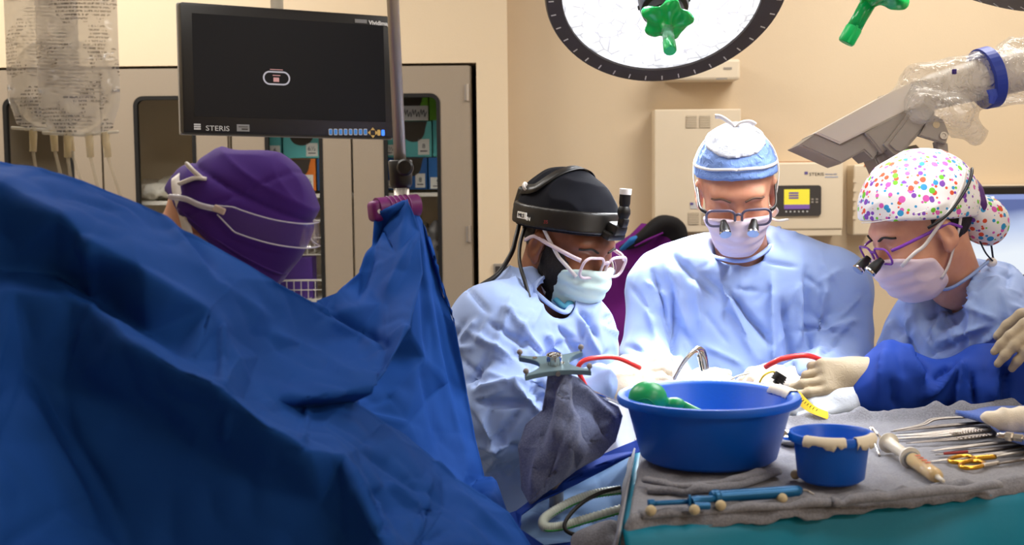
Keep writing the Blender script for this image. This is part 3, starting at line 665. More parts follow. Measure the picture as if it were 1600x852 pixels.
# ------------------------------------------------------------------ lead apron on the wall
def apron():
    t = thing('lead_apron', 'purple lead apron hanging on the back wall between two surgeons', 'apron', PXY(985, 560, YT-0.1))
    ys = [(352, 1005, 1062), (372, 985, 1062), (392, 950, 1062), (430, 925, 1062), (480, 912, 1060), (560, 900, 1062), (700, 890, 1070), (900, 880, 1080)]
    def fn(u, v):
        yy = 352+v*(900-352); k = np.interp(yy, [a[0] for a in ys], [a[1] for a in ys]); k2 = np.interp(yy, [a[0] for a in ys], [a[2] for a in ys])
        p = PXY(k+(k2-k)*u, yy, YT-0.09); p[1] = YT-0.10-0.02*math.sin(u*9+v*3)-0.035*math.sin(u*math.pi)+0.012*math.sin(v*30+u*4)*min(1, v*4); return p
    solid(mk('apron_front', grid(fn, 40, 60), M_APRON, t, smooth=True), 0.012)
    def sh(pts, r, m, nm, fl=0.5):
        P = smoothpath([PXY(a, b, YT-c) for a, b, c in pts], 8); mk(nm, tube(P, np.interp(np.linspace(0, 1, len(P)), np.linspace(0, 1, len(r)), r), 12, fl), m, t, smooth=True)
    sh([(965, 392, .11), (1000, 375, .15), (1030, 352, .15), (1050, 362, .13), (1056, 400, .12)], [0.02, 0.05, 0.062, 0.065, 0.05], M_BLACKC, 'shoulder_pad')
    sh([(972, 390, .14), (990, 376, .17), (1003, 370, .17)], [0.015, 0.03, 0.012], mat('apron_blue', (30, 110, 180), 0.6), 'blue_lining')
    sh([(992, 385, .20), (1012, 375, .215), (1036, 364, .215)], [0.006, 0.01, 0.006], M_APRON, 'purple_piping')
    p = PXY(976, 424, YT-0.168); Mp = Fr(p, (1, 0, 0.03), (0, 0, 1))
    for k, (w_, h_) in enumerate(((.010, .014), (.009, .012), (.012, .014), (.011, .013), (.004, .012), (.010, .011), (.009, .013), (.011, .012))):
        mk('worn_letter', xf(join(box((0.013*k, h_*.5, 0), (w_*.8, h_*.3, .001)), box((0.013*k-w_*.3, h_*.5, 0), (w_*.3, h_, .001))), Mp), mat('worn_print', (58, 14, 62), .8), t)
    mk('hanger', join(tube(smoothpath([PXY(985, 380, YT-0.08), PXY(1020, 362, YT-0.06), PXY(1055, 372, YT-0.08)], 6), 0.008, 8), tube([PXY(1020, 362, YT-0.06), PXY(1020, 368, YT+0.005)], 0.006, 8)), M_STEEL, t)
apron()
# ================================================================== LAMPS, ARMS, DRIP
def lampframe(C, N):
    x = np.array([1.0, 0, 0]); x = x-N*(x@N); return Fr(C, x, np.cross(N, x))
mf = bpy.data.materials.new('lamp_lens'); mf.use_nodes = True; nt = mf.node_tree; b = nt.nodes['Principled BSDF']
tc = nt.nodes.new('ShaderNodeTexCoord'); vo = nt.nodes.new('ShaderNodeTexVoronoi'); vo.feature = 'DISTANCE_TO_EDGE'; vo.inputs['Scale'].default_value = 26
nt.links.new(tc.outputs['Object'], vo.inputs['Vector'])
nz = nt.nodes.new('ShaderNodeTexNoise'); nz.inputs['Scale'].default_value = 34; nt.links.new(tc.outputs['Object'], nz.inputs['Vector'])
mr = nt.nodes.new('ShaderNodeMapRange'); mr.inputs[1].default_value = 0.0; mr.inputs[2].default_value = 0.09; mr.inputs[3].default_value = 0.0; mr.inputs[4].default_value = 1.0; nt.links.new(vo.outputs['Distance'], mr.inputs[0])
m2 = nt.nodes.new('ShaderNodeMapRange'); m2.inputs[1].default_value = 0.44; m2.inputs[2].default_value = 0.56; m2.inputs[3].default_value = 1.0; m2.inputs[4].default_value = 0.0; nt.links.new(nz.outputs['Fac'], m2.inputs[0])
mm = nt.nodes.new('ShaderNodeMath'); mm.operation = 'MAXIMUM'; nt.links.new(mr.outputs[0], mm.inputs[0]); nt.links.new(m2.outputs[0], mm.inputs[1])
m3 = nt.nodes.new('ShaderNodeMapRange'); m3.inputs[3].default_value = 0.55; m3.inputs[4].default_value = 1.25; nt.links.new(mm.outputs[0], m3.inputs[0])
nt.links.new(m3.outputs[0], b.inputs['Emission Strength']); b.inputs['Emission Color'].default_value = (0.94, 0.95, 1.0, 1); b.inputs['Base Color'].default_value = (0.7, 0.7, 0.75, 1)
M_RING = mat('lamp_ring', (66, 58, 54), 0.45)
def surgical_lamp(C, N, R, label, brand):
    Ml = lampframe(C, N)
    t = thing('surgical_lamp', label, 'lamp', C)
    n = 96
    def bump(a): return 1+0.065*math.exp(-((a-0.05)/0.55)**2)+0.065*math.exp(-((a-0.05-2*math.pi)/0.55)**2)
    prof = [(0.85, -0.004), (0.855, 0.004), (0.985, 0.004), (1.0, -0.006), (1.0, -0.05), (0.93, -0.085), (0.6, -0.12), (0.25, -0.14), (0.02, -0.142)]
    V = []; F = []
    for (r, z) in prof:
        for k in range(n):
            a = 2*math.pi*k/n; rr = R*r*(bump(a) if r > 0.9 else 1); V.append((rr*math.cos(a), rr*math.sin(a), z))
    for i in range(len(prof)-1):
        for k in range(n): F.append((i*n+k, i*n+(k+1) % n, (i+1)*n+(k+1) % n, (i+1)*n+k))
    mk('housing', xf((np.array(V), [tuple(reversed(f)) for f in F]), Ml), M_RING, t, autosmooth=35)
    mk('lens', xf(lathe([(R*0.856, -0.003), (R*0.6, 0.004), (R*0.3, 0.006), (0.001, 0.006)], 96), Ml), mf, t, smooth=True)
    tk = []
    for k in range(40):
        a = 2*math.pi*(k+0.5)/40; rr = R*0.945*(bump(a))
        tk.append(xf(box((rr, 0, 0.0045), (0.013, 0.003, 0.0012)), RZ(a)@TR(0, 0, 0)))
    o = mk('tick_marks', xf(join(*tk), Ml), M_PAPER, t); o['kind'] = 'stuff'
    hub = mk('hub', xf(lathe([(0.064, 0.0), (0.062, 0.05), (0.058, 0.068), (0.048, 0.076), (0.044, 0.098), (0.0, 0.098)], 40), Ml), M_BLACK, t, autosmooth=30)
    for k in range(8):
        mk('bolt', xf(lathe([(0.006, 0), (0.006, 0.004), (0.004, 0.005), (0, 0.005)], 12), Ml@RZ(k*math.pi/4+0.2)@TR(0.0605, 0, 0.045)@RY(math.pi/2)), M_DKGREY, hub)
    # crumpled sterile handle cover
    f0 = U([Ell((0, 0, 0.110), (0.058, 0.058, 0.022)), Cap((0, 0, 0.115), (0, 0, 0.145), 0.022, 0.015)], 0.02)
    def f(p):
        a = np.arctan2(p[:, 1], p[:, 0]); return f0(p)-0.008*np.sin(a*5+1)*np.exp(-((p[:, 2]-0.10)/0.03)**2)-0.006*(vnoise(p*45)-0.5)*2
    V, Q = sdfmesh(f, (-.085, -.085, 0.06), (.085, .085, .18), 0.0035, 1)
    V = V@Ml[:3, :3].T+Ml[:3, 3]; cv = mkq('handle_cover', V, Q, M_GREENH, t)
    mk('handle_sleeve', xf(lathe([(0.0155, 0.13), (0.0142, 0.17), (0.0148, 0.198), (0.0, 0.198)], 20), Ml), (mat('green_sleeve', (10, 184, 96), 0.2, trans=0.15) if brand else mat('green_clear_sleeve', (150, 226, 190), 0.1, trans=0.5, alpha=0.8)), t, smooth=True)
    mk('handle_tip', xf(join(lathe([(0.0148, 0.190), (0.0160, 0.194), (0.0160, 0.220), (0.014, 0.224), (0.0, 0.224)], 20), box((0, 0.0155, 0.205), (0.004, 0.003, 0.035))), Ml), mat('green_tip', (0, 172, 84), 0.35), t, autosmooth=40)
    bk = C-N*0.14
    mk('yoke', tube(smoothpath([bk+N*0.02, bk-N*0.06, bk-N*0.08+np.array([0, 0.05, 0.1]), np.array([bk[0], bk[1]+0.1, bk[2]+0.35]), np.array([bk[0], bk[1]+0.1, CEIL])], 8), 0.03, 16), M_WHITE, t, smooth=True)
    if brand:
        # brand plate on the rim edge nearest the right wall
        xr = Ml[:3, 0]; e = C+xr*(R*1.066)-N*0.026
        Mb = Fr(e-Ml[:3, 1]*0.0+xr*0.002, -Ml[:3, 1], -N)
        pl = mk('brand_plate', xf(box((0, 0, 0), (0.10, 0.034, 0.003), 0.001), Mb), mat('brand_silver', (190, 184, 178), 0.4), t)
        text('brand_lettering', 'STERIS', 0.02, Mb@TR(-0.038, -0.007, 0.002), M_DKGREY, pl)
    return t
surgical_lamp(LAMP_C, LAMP_N, 0.295, 'large round lit surgical lamp with green handle above the middle surgeon', False)
surgical_lamp(LAMP2_C, LAMP2_N, 0.27, 'second surgical lamp seen edge-on with a tilted green handle', True)
# ------------------------------------------------------------------ jointed arm wrapped in clear plastic
def pxprism(poly, d, thick, bev=0.0):
    a = np.array([PX(x, y, d) for x, y in poly]); o = a[0]; M = Fr(o, _r, _u)
    loc = (a-o)@M[:3, :3]; return xf(prism([(p[0], p[1]) for p in loc], -thick, 0, bev), M)
M_ARMG = mat('arm_grey', (160, 150, 138), 0.5, bump=(500, 0.05)); M_ARMW = mat('arm_white', (226, 216, 202), 0.45)
t = thing('microscope_arm', 'grey and white jointed equipment arm wrapped in clear plastic', 'arm', PX(1420, 180, 3.0))
mk('tip_housing', pxprism([(1248, 227), (1275, 208), (1314, 225), (1353, 206), (1383, 227), (1364, 249), (1350, 236), (1314, 256)], 3.0, 0.13, 0.004), M_ARMG, t)
mk('cover_plate', pxprism([(1274, 208), (1313, 225), (1352, 206), (1440, 163), (1470, 120), (1430, 126), (1390, 145)], 2.99, 0.15, 0.004), M_ARMW, t)
mk('mid_housing', pxprism([(1352, 207), (1419, 172), (1440, 200), (1378, 240)], 2.985, 0.12, 0.004), M_ARMG, t)
mk('joint_cover', pxprism([(1382, 225), (1388, 219), (1424, 172), (1462, 170), (1462, 182), (1409, 242), (1398, 240)], 2.965, 0.1, 0.008), M_ARMG, t)
br = mk('bracket', pxprism([(1437, 212), (1463, 220), (1478, 225), (1483, 209), (1474, 187), (1456, 178)], 2.96, 0.02, 0.002), M_ARMG, t)
mk('bolt', xf(lathe([(0.009, 0), (0.009, 0.004), (0.005, 0.004), (0.004, 0.002), (0, 0.002)], 16), Fr(PX(1474, 212, 2.958), _r, _u)), M_STEELB, br)
mk('pivot_hole', xf(lathe([(0.008, 0), (0.008, 0.001), (0, 0.001)], 20), Fr(PX(1463, 195, 2.9598), _r, _u)), mat('hole_light', (205, 186, 152), 0.8), br)
mk('link_rod', pxprism([(1463, 221), (1481, 224), (1484, 262), (1490, 330), (1474, 330), (1471, 262)], 2.975, 0.03, 0.002), M_ARMG, t)
mk('lower_housing', pxprism([(1366, 246), (1378, 238), (1432, 226), (1462, 255), (1462, 300), (1390, 300)], 3.02, 0.1, 0.004), M_ARMG, t)
armP = smoothpath([PX(1395, 168, 3.07), PX(1440, 150, 3.07), PX(1500, 132, 3.07), PX(1600, 108, 3.08), PX(1760, 70, 3.1), PX(1900, 30, 3.12)], 8)
mk('boom', tube(armP, np.interp(np.linspace(0, 1, len(armP)), [0, .25, .5, 1], [.03, .042, .05, .055]), 20), M_ARMW, t, smooth=True)
e = armP[-1]; mk('ceiling_column', join(tube([e+np.array([0, 0, -0.12]), (e[0], e[1], CEIL)], 0.075, 24), tube([(e[0], e[1], CEIL-0.06), (e[0], e[1], CEIL)], 0.14, 24)), M_ARMW, t, autosmooth=40)
M_WRAP = mat('wrap_plastic', (236, 230, 220), 0.14, alpha=0.34, crumple=(22, 1.0, 0.02), spec=0.9, coat=0.5)
q = [PX(1395, 165, 3.05), PX(1440, 148, 3.05), PX(1480, 140, 3.06), PX(1600, 108, 3.08), PX(1760, 70, 3.1)]
g = U([Cap(q[0], q[1], .035, .062), Cap(q[1], q[2], .062, .066), Cap(q[2], q[3], .06, .068), Cap(q[3], q[4], .068, .065), Cap(PX(1470, 165, 3.04), PX(1525, 215, 3.05), .04, .022), Cap(PX(1440, 170, 2.97), PX(1490, 175, 2.98), .035, .04)], 0.03)
fw = lambda p: g(p)-0.02*(ridged(p*13)-0.6)-0.008*(ridged(p*37)-0.5)
P_ = np.array(q); V, Q = sdfmesh(fw, P_.min(0)-[.1, .13, .25], P_.max(0)+[.1, .13, .12], 0.0075, 1)
mkq('plastic_wrap', V, Q, M_WRAP, t)
bp_ = PX(1541, 122, 3.065); ax = PX(1600, 108, 3.08)-PX(1500, 132, 3.06); ax /= np.linalg.norm(ax)
Mb = Fr(bp_, np.cross(ax, [0, 1.0, 0]), np.cross(ax, np.cross(ax, [0, 1.0, 0])))
mk('strap', join(xf(lathe([(0.072, -0.013), (0.073, -0.013), (0.074, 0.013), (0.073, 0.013)], 40), Mb), tube([PX(1549, 140, 2.99), PX(1552, 150, 2.985), PX(1549, 162, 2.985)], [0.012, 0.011, 0.006], 8, 0.2, up=(0, 1, 0))), mat('blue_strap', (36, 62, 168), 0.5), t, smooth=False)
mk('clip', xf(box((0, 0, 0), (0.01, 0.012, 0.008), 0.002), Fr(PX(1491, 112, 2.99), _r, _u)), mat('clip_violet', (50, 20, 110), 0.5), t)
# ------------------------------------------------------------------ drip pole with clamp
pa, pb = PX(609, 0, 2.2), PX(630, 318, 2.2); dirp = (pb-pa)/np.linalg.norm(pb-pa)
dirp = np.array([dirp[0]*0.5, 0, -1.0]); dirp /= np.linalg.norm(dirp)
pm = PX(626, 270, 2.2); top = pm-dirp*0.85; base = pm+dirp*(pm[2]-0.09)/-dirp[2]
t = thing('drip_pole', 'steel drip pole with black knob in front of the supply cabinet', 'pole', (base[0], base[1], 0))
mk('lower_tube', tube([base, pm+dirp*0.01], 0.0135, 16), M_STEELB, t, smooth=True)
mk('upper_tube', tube([pm-dirp*0.005, top], 0.0105, 16), M_STEELB, t, smooth=True)
mk('collar', tube([pm+dirp*0.026, pm+dirp*0.02, pm-dirp*0.02, pm-dirp*0.022], [0.016, 0.019, 0.021, 0.018], 20), M_BLACK, t, smooth=True)
kn = PX(633, 262, 2.165); mk('knob', xf(lathe([(0.008, -0.03), (0.008, -0.01), (0.014, -0.008), (0.0145, 0.006), (0.011, 0.01), (0, 0.011)], 24), Fr(kn, _r, _u)), M_BLACK, t, autosmooth=40)
for s in (-1, 1): mk('hook', tube(smoothpath([top, top+np.array([s*.05, 0, .02]), top+np.array([s*.09, 0, .0]), top+np.array([s*.1, 0, .03])], 6), 0.004, 8), M_STEEL, t, smooth=True)
for k in range(5):
    a = k*2*math.pi/5; e = np.array([base[0]+0.22*math.cos(a), base[1]+0.22*math.sin(a), 0.075])
    lg = mk('leg', tube([np.array([base[0], base[1], 0.11]), e], [0.016, 0.012], 10), M_STEELB, t, smooth=True)
    mk('caster', xf(lathe([(0.0, -0.012), (0.034, -0.012), (0.0375, -0.006), (0.0375, 0.006), (0.034, 0.012), (0, 0.012)], 20), TR(e[0], e[1], 0.0375)@RZ(a)@RX(math.pi/2)), M_BLACK, lg)
# purple drape clamp gripping the pole
c0, c1 = PX(580, 328, 2.15), PX(642, 322, 2.19)
Mc = Fr(c0, c1-c0, _u)
t = thing('drape_clamp', 'purple plastic clamp holding the blue drape to the pole', 'clamp', c0)
L = np.linalg.norm(c1-c0)
mk('jaw', xf(box((0.012, -0.003, 0), (0.03, 0.036, 0.03), 0.009, 3), Mc), M_PCLAMP, t, autosmooth=50)
mk('body', xf(join(tube([(0.01, 0, 0), (L+0.012, 0.0, 0)], 0.0195, 20), *[xf(lathe([(0.0205, -0.0012), (0.0212, 0), (0.0205, 0.0012)], 20), TR(0.03+0.009*k, 0, 0)@RY(math.pi/2)) for k in range(5)]), Mc), M_PCLAMP, t, autosmooth=40)
mk('hole', xf(lathe([(0.004, 0), (0.004, 0.001), (0, 0.001)], 14), Mc@TR(0.008, -0.004, 0.0146)), M_PAPER, t)
# ------------------------------------------------------------------ drip bags
mb = bpy.data.materials.new('drip_bag_film'); mb.use_nodes = True; nt = mb.node_tree; b = nt.nodes['Principled BSDF']
b.inputs['Base Color'].default_value = lin((236, 234, 230)); b.inputs['Roughness'].default_value = 0.12; b.inputs['Specular IOR Level'].default_value = 0.8
tc = nt.nodes.new('ShaderNodeTexCoord'); mp = nt.nodes.new('ShaderNodeMapping'); nt.links.new(tc.outputs['Object'], mp.inputs[0])
sp = nt.nodes.new('ShaderNodeSeparateXYZ'); nt.links.new(tc.outputs['Object'], sp.inputs[0])
def MN(op, a, bv):
    n_ = nt.nodes.new('ShaderNodeMath'); n_.operation = op
    for i, v in enumerate((a, bv)):
        if v is None: continue
        if hasattr(v, 'links'): nt.links.new(v, n_.inputs[i])
        else: n_.inputs[i].default_value = v
    return n_.outputs[0]
rows = MN('LESS_THAN', MN('FRACT', MN('MULTIPLY', sp.outputs['Z'], 190.0), None), 0.5)
n1 = nt.nodes.new('ShaderNodeTexNoise'); n1.inputs['Scale'].default_value = 1.0; n1.inputs['Detail'].default_value = 1
mp.inputs['Scale'].default_value = (420, 30, 190); nt.links.new(mp.outputs[0], n1.inputs['Vector'])
n2 = nt.nodes.new('ShaderNodeTexNoise'); n2.inputs['Scale'].default_value = 26; nt.links.new(tc.outputs['Object'], n2.inputs['Vector'])
ink = MN('MULTIPLY', MN('MULTIPLY', rows, MN('GREATER_THAN', n1.outputs['Fac'], 0.46)), MN('GREATER_THAN', n2.outputs['Fac'], 0.51))
mx = nt.nodes.new('ShaderNodeMix'); mx.data_type = 'RGBA'; nt.links.new(ink, mx.inputs[0]); mx.inputs[6].default_value = lin((238, 234, 226)); mx.inputs[7].default_value = lin((96, 90, 92)); nt.links.new(mx.outputs[2], b.inputs['Base Color'])
al = MN('ADD', MN('MULTIPLY', ink, 0.25), 0.42); nt.links.new(al, b.inputs['Alpha'])
n3 = nt.nodes.new('ShaderNodeTexNoise'); n3.inputs['Scale'].default_value = 16; nt.links.new(tc.outputs['Object'], n3.inputs['Vector'])
bp = nt.nodes.new('ShaderNodeBump'); bp.inputs['Strength'].default_value = 0.9; bp.inputs['Distance'].default_value = 0.02; nt.links.new(n3.outputs['Fac'], bp.inputs['Height']); nt.links.new(bp.outputs[0], b.inputs['Normal'])
MATS['drip_bag_film'] = mb
def drip_bag(px0, px1, py1, d, label, seed):
    a, b_ = PX(px0, py1, d), PX(px1, py1, d); cx, w = (a[0]+b_[0])/2, b_[0]-a[0]; z0 = a[2]; h = 0.31; y0 = a[1]
    t = thing('drip_bag', label, 'drip bag', (cx, y0, z0), 'drip bags')
    def side(sgn):
        def fn(u, v):
            fat = (math.sin(math.pi*u)**0.6)*(math.sin(math.pi*min(1, v*1.0+0.02))**0.5)*(0.03*(1-v)+0.008)
            n_ = 0.008*(vnoise(np.array([[u*5+seed, v*6, sgn*3.0]]))[0]-0.5)
            inset = 0.02*max(0, 0.12-v)/0.12
            return (cx+(u-0.5)*(w-2*inset*0.6), y0+sgn*(fat+n_*min(1, 6*u*(1-u)*2)), z0+v*h+0.012*(2*u-1)**2*(v < 0.2))
        return grid(fn, 34, 40)
    f1, f2 = side(-1), side(1); V, F = join(f1, (f2[0], [tuple(reversed(f)) for f in f2[1]]))
    mk('film', (V, F), mb, t, smooth=True)
    def fnw(p): return Ell((cx, y0, z0+0.07), (w*0.44, 0.017, 0.066))(p)
    V, Q = sdfmesh(fnw, (cx-w/2, y0-.03, z0-.01), (cx+w/2, y0+.03, z0+.16), 0.006)
    mkq('fluid', V, Q, mat('saline', (245, 245, 240), 0.03, trans=1.0, ior=1.12, alpha=0.25), t)
    mk('bottom_seam_highlight', tube([(cx-w*0.46, y0, z0+0.006), (cx, y0, z0+0.002), (cx+w*0.46, y0, z0+0.006)], 0.004, 8, 0.6), mat('bag_seam_highlight', (240, 236, 222), 0.2, alpha=0.7), t, smooth=True)  # seam coloured bright to carry the highlight at the bottom of the bag
    for k, o in enumerate((-0.018, 0.012, 0.035)):
        po = mk('port', tube([(cx+o, y0, z0+0.006), (cx+o*1.1, y0, z0-0.03)], [0.006, 0.005], 10), mat('port_plastic', (226, 210, 168), 0.3, alpha=0.5), t, smooth=True)
        mk('tubing', tube(smoothpath([(cx+o*1.1, y0, z0-0.03), (cx+o*1.3+0.01, y0+0.0, z0-0.09), (cx+o*1.8+0.02, y0+0.02, z0-0.2)], 6), 0.0026, 8), mat('clear_tubing', (226, 216, 190), 0.2, alpha=0.3), po, smooth=True)
    mk('hanger_strap', tube([(cx, y0, z0+h-0.004), (cx, y0, CEIL-0.03)], 0.004, 8), M_STEEL, t)
    mk('ceiling_hook', tube([(cx, y0, CEIL-0.035), (cx, y0, CEIL)], 0.02, 12), M_STEEL, t)
drip_bag(62, 190, 214, 1.84, 'larger clear drip bag with dark printed lines, hanging in front', 3)
drip_bag(14, 128, 206, 1.93, 'clear drip bag partly hidden behind the larger bag', 9)
# ================================================================== THE BIG BLUE DRAPE
def cpts(d):
    names = list(d); return [d[k] for k in names], {k: i for i, k in enumerate(names)}
def chain(ix, *seqs):
    out = []
    for s in seqs:
        k = s.split(); out += [(ix[a], ix[b]) for a, b in zip(k[:-1], k[1:])]
    return out
D1 = dict(
 # upper edge
 a0=(-420, 200, 1.62), a1=(-150, 232, 1.68), a2=(0, 252, 1.70), a3=(65, 262, 1.70), a4=(130, 282, 1.70), a5=(220, 320, 1.70), a6=(290, 355, 1.70), a7=(350, 394, 1.71), a8=(430, 440, 1.74), a9=(490, 473, 1.82),
 b1=(525, 458, 1.97), b2=(560, 428, 2.06), b3=(581, 388, 2.12), b4=(585, 334, 2.15), b5=(610, 328, 2.13), b6=(640, 314, 2.15),
 # right edge of the front fold
 c1=(655, 360, 2.12), c2=(660, 424, 2.02), c3=(640, 510, 1.86), c4=(587, 606, 1.66), c5=(505, 620, 1.58), c6=(430, 624, 1.54), c7=(384, 624, 1.46),
 # ridge one
 r0=(-420, 250, 1.42), r1=(-150, 262, 1.48), r2=(0, 285, 1.56), r3=(92, 331, 1.51), r4=(139, 379, 1.49), r5=(220, 416, 1.50), r6=(275, 456, 1.50), r7=(330, 481, 1.52), r8=(350, 505, 1.53), r9=(372, 560, 1.50),
 # hollow under ridge one
 v0=(-150, 400, 1.55), v1=(0, 420, 1.56), v2=(90, 430, 1.57), v3=(150, 470, 1.57), v4=(230, 528, 1.50), v5=(300, 566, 1.45), v6=(355, 596, 1.42),
 # ridge two
 e0=(-150, 470, 1.44), e1=(20, 452, 1.50), e2=(110, 466, 1.49), e3=(143, 480, 1.47), e4=(209, 540, 1.40), e5=(293, 580, 1.38), e6=(348, 610, 1.37), e7=(420, 666, 1.36), e8=(483, 705, 1.38), e9=(536, 712, 1.42), f1=(560, 765, 1.39), f2=(605, 852, 1.34), f3=(640, 950, 1.30), f4=(680, 1150, 1.3),
 # inside the light panel
 m1=(600, 470, 1.97), m2=(560, 480, 1.92), m3=(511, 485, 1.88), m4=(564, 522, 1.90), m5=(605, 540, 1.84), m6=(470, 540, 1.74), m7=(420, 500, 1.70), m8=(540, 570, 1.74), m9=(400, 560, 1.62), n1=(330, 430, 1.60), n2=(250, 385, 1.60), n3=(180, 330, 1.62), n4=(370, 440, 1.66), n5=(620, 400, 2.05), n6=(600, 360, 2.16), n7=(455, 590, 1.62),
 # dark pocket and the light field right of it
 p1=(405, 648, 1.44), p2=(470, 640, 1.62), p3=(550, 627, 1.70), p4=(480, 690, 1.46), p5=(505, 660, 1.56),
 q1=(600, 660, 1.74), q2=(690, 720, 1.80), q3=(715, 747, 1.82), q4=(760, 775, 1.82), q5=(795, 800, 1.80), q6=(829, 852, 1.77), q7=(860, 920, 1.72), q8=(900, 1150, 1.65),
 s1=(560, 700, 1.55), s2=(600, 757, 1.55), s3=(655, 748, 1.66), s4=(652, 800, 1.58), s5=(665, 806, 1.60), s6=(690, 800, 1.66), s7=(655, 852, 1.45), s8=(730, 852, 1.58), s9=(620, 690, 1.68), t1=(580, 800, 1.46), t2=(740, 800, 1.74), t3=(780, 852, 1.72), t4=(740, 950, 1.55),
 # dark lower left
 l1=(0, 560, 1.46), l2=(40, 580, 1.48), l3=(110, 700, 1.46), l4=(150, 775, 1.45), l5=(195, 860, 1.43), l6=(240, 1000, 1.42), l7=(0, 690, 1.37), l8=(0, 860, 1.28), l9=(-150, 700, 1.3), k1=(-420, 800, 1.1), k2=(100, 600, 1.49), k3=(200, 640, 1.47), k4=(300, 700, 1.45), k5=(300, 852, 1.44), k6=(400, 760, 1.44), k7=(500, 790, 1.43), k8=(450, 870, 1.42), k9=(90, 800, 1.38), j1=(560, 870, 1.40),
 z1=(-420, 1300, 1.0), z2=(0, 1300, 1.18), z3=(250, 1300, 1.38), z4=(450, 1300, 1.38), z5=(690, 1300, 1.3), z6=(900, 1300, 1.6), j2=(520, 1000, 1.40), x1=(-420, 480, 1.38),
)
P1, ix = cpts(D1)
cons = chain(ix, 'a0 a1 a2 a3 a4 a5 a6 a7 a8 a9 b1 b2 b3 b4 b5 b6 c1 c2 c3 c4 c5 c6 c7', 'r0 r1 r2 r3 r4 r5 r6 r7 r8 r9 c7', 'v0 v1 v2 v3 v4 v5 v6 c7', 'e0 e1 e2 e3 e4 e5 e6 e7 e8 e9 f1 f2 f3 f4 z5',
             'p3 q1 q2 q3 q4 q5 q6 q7 q8 z6', 'a9 m4 m5 c3', 'a9 m3 m2 m1 c2', 'a9 m6 m8 c4', 'c7 p1 p4 e8', 'c5 p2 p3', 'p5 p4', 'l2 l3 l4 l5 l6 z3', 's2 s4 s7', 'a0 r0 x1 k1 z1 z2 z3 z4 z5 z6', 'b6 n5 m1', 'c4 p3')
def outside(c):
    x, y = c
    if x > 550 and y < 720:                        # right of the front fold there is only the curtain behind
        if y < 606: return x > np.interp(y, [300, 360, 424, 510, 606], [645, 657, 661, 641, 588])
        return y < np.interp(x, [550, 690], [627, 720])-1 and x > 560
    if x >= 690 and y < np.interp(x, [690, 715, 795, 829, 900], [720, 747, 800, 852, 1150]): return True
    return y < np.interp(x, [-420, -150, 0, 130, 220, 290, 350, 430, 490, 525, 560, 581, 585, 640], [200, 232, 252, 282, 320, 355, 394, 440, 473, 458, 428, 388, 334, 314])-2
V1, Q1 = sheet(P1, cons, 4, 8, 0.012, 2.0, outside)
_N = vnormals(V1, Q1); _N = _N*np.sign(((CAM-V1)*_N).sum(1))[:, None]
V1 = folds(V1, _N, [(495, 480, 602, 538, 7, -.012), (500, 492, 600, 552, 8, .009), (640, 320, 525, 465, 8, .008), (600, 345, 560, 470, 7, -.010), (652, 360, 600, 470, 8, .008), (605, 540, 640, 512, 7, .008), (250, 335, 330, 440, 9, .007), (262, 330, 345, 430, 8, -.009), (330, 440, 420, 500, 9, .006), (60, 300, 200, 330, 10, -.007), (345, 500, 348, 600, 6, .008), (360, 640, 352, 690, 6, .007), (140, 380, 146, 470, 8, .006), (480, 640, 470, 700, 6, .008), (560, 700, 690, 790, 7, -.008), (600, 757, 652, 800, 6, .010), (650, 802, 668, 806, 5, -.010), (668, 745, 655, 830, 7, .009), (690, 750, 700, 800, 6, -.008), (540, 720, 612, 852, 9, .012), (552, 720, 640, 852, 9, -.008), (700, 760, 800, 850, 9, .007), (640, 860, 700, 830, 7, -.006), (20, 600, 150, 830, 14, .010), (60, 590, 190, 820, 14, -.010), (170, 500, 250, 545, 8, .006), (560, 560, 610, 540, 6, -.007), (420, 520, 560, 590, 9, .006)])
D2 = dict(a1=(636, 316, 2.18), a2=(660, 345, 2.20), a3=(676, 400, 2.22), a4=(692, 461, 2.23), a5=(711, 510, 2.23), a6=(722, 565, 2.24), a7=(731, 619, 2.25), a8=(744, 690, 2.22), a9=(757, 745, 2.20), b1=(776, 752, 2.16), b2=(792, 797, 2.10), b3=(832, 852, 2.02), b4=(870, 950, 1.95), b5=(900, 1200, 1.9),
 c1=(648, 420, 2.16), c2=(640, 520, 2.12), c3=(610, 620, 2.06), c4=(560, 640, 2.02), c5=(560, 560, 2.1), c6=(600, 480, 2.16), c7=(620, 380, 2.2), c8=(540, 760, 1.94), c9=(560, 900, 1.8), d1=(600, 1200, 1.7),
 m1=(672, 470, 2.20), m2=(664, 560, 2.14), m3=(690, 600, 2.22), m4=(640, 660, 2.06), m5=(700, 680, 2.17), m6=(660, 720, 2.06), m7=(725, 740, 2.12), m8=(736, 762, 2.14), m9=(760, 800, 2.0), n1=(700, 800, 1.98), n2=(800, 900, 1.9))
P2, ix2 = cpts(D2)
cons2 = chain(ix2, 'a1 a2 a3 a4 a5 a6 a7 a8 a9 b1 b2 b3 b4 b5 d1 c9 c8 c4 c5 c6 c7 a1', 'a1 c1 m2 m4 m6', 'a2 m1 m3 m5', 'a9 m8 m9')
def out2(c):
    x, y = c; return x > np.interp(y, [316, 345, 400, 461, 510, 565, 619, 690, 745, 752, 797, 852, 950, 1200], [640, 661, 677, 693, 712, 723, 732, 745, 758, 777, 793, 833, 871, 901])+1 or x < 535
V2, Q2 = sheet(P2, cons2, 4, 10, 0.008, 5.0, out2)
_N = vnormals(V2, Q2); _N = _N*np.sign(((CAM-V2)*_N).sum(1))[:, None]
V2 = folds(V2, _N, [(645, 330, 690, 620, 7, .009), (655, 400, 668, 560, 6, -.009), (660, 340, 720, 600, 7, -.006), (680, 560, 730, 740, 8, .007), (655, 560, 690, 720, 8, -.007), (735, 760, 775, 752, 5, .008), (740, 765, 785, 800, 6, -.008)])
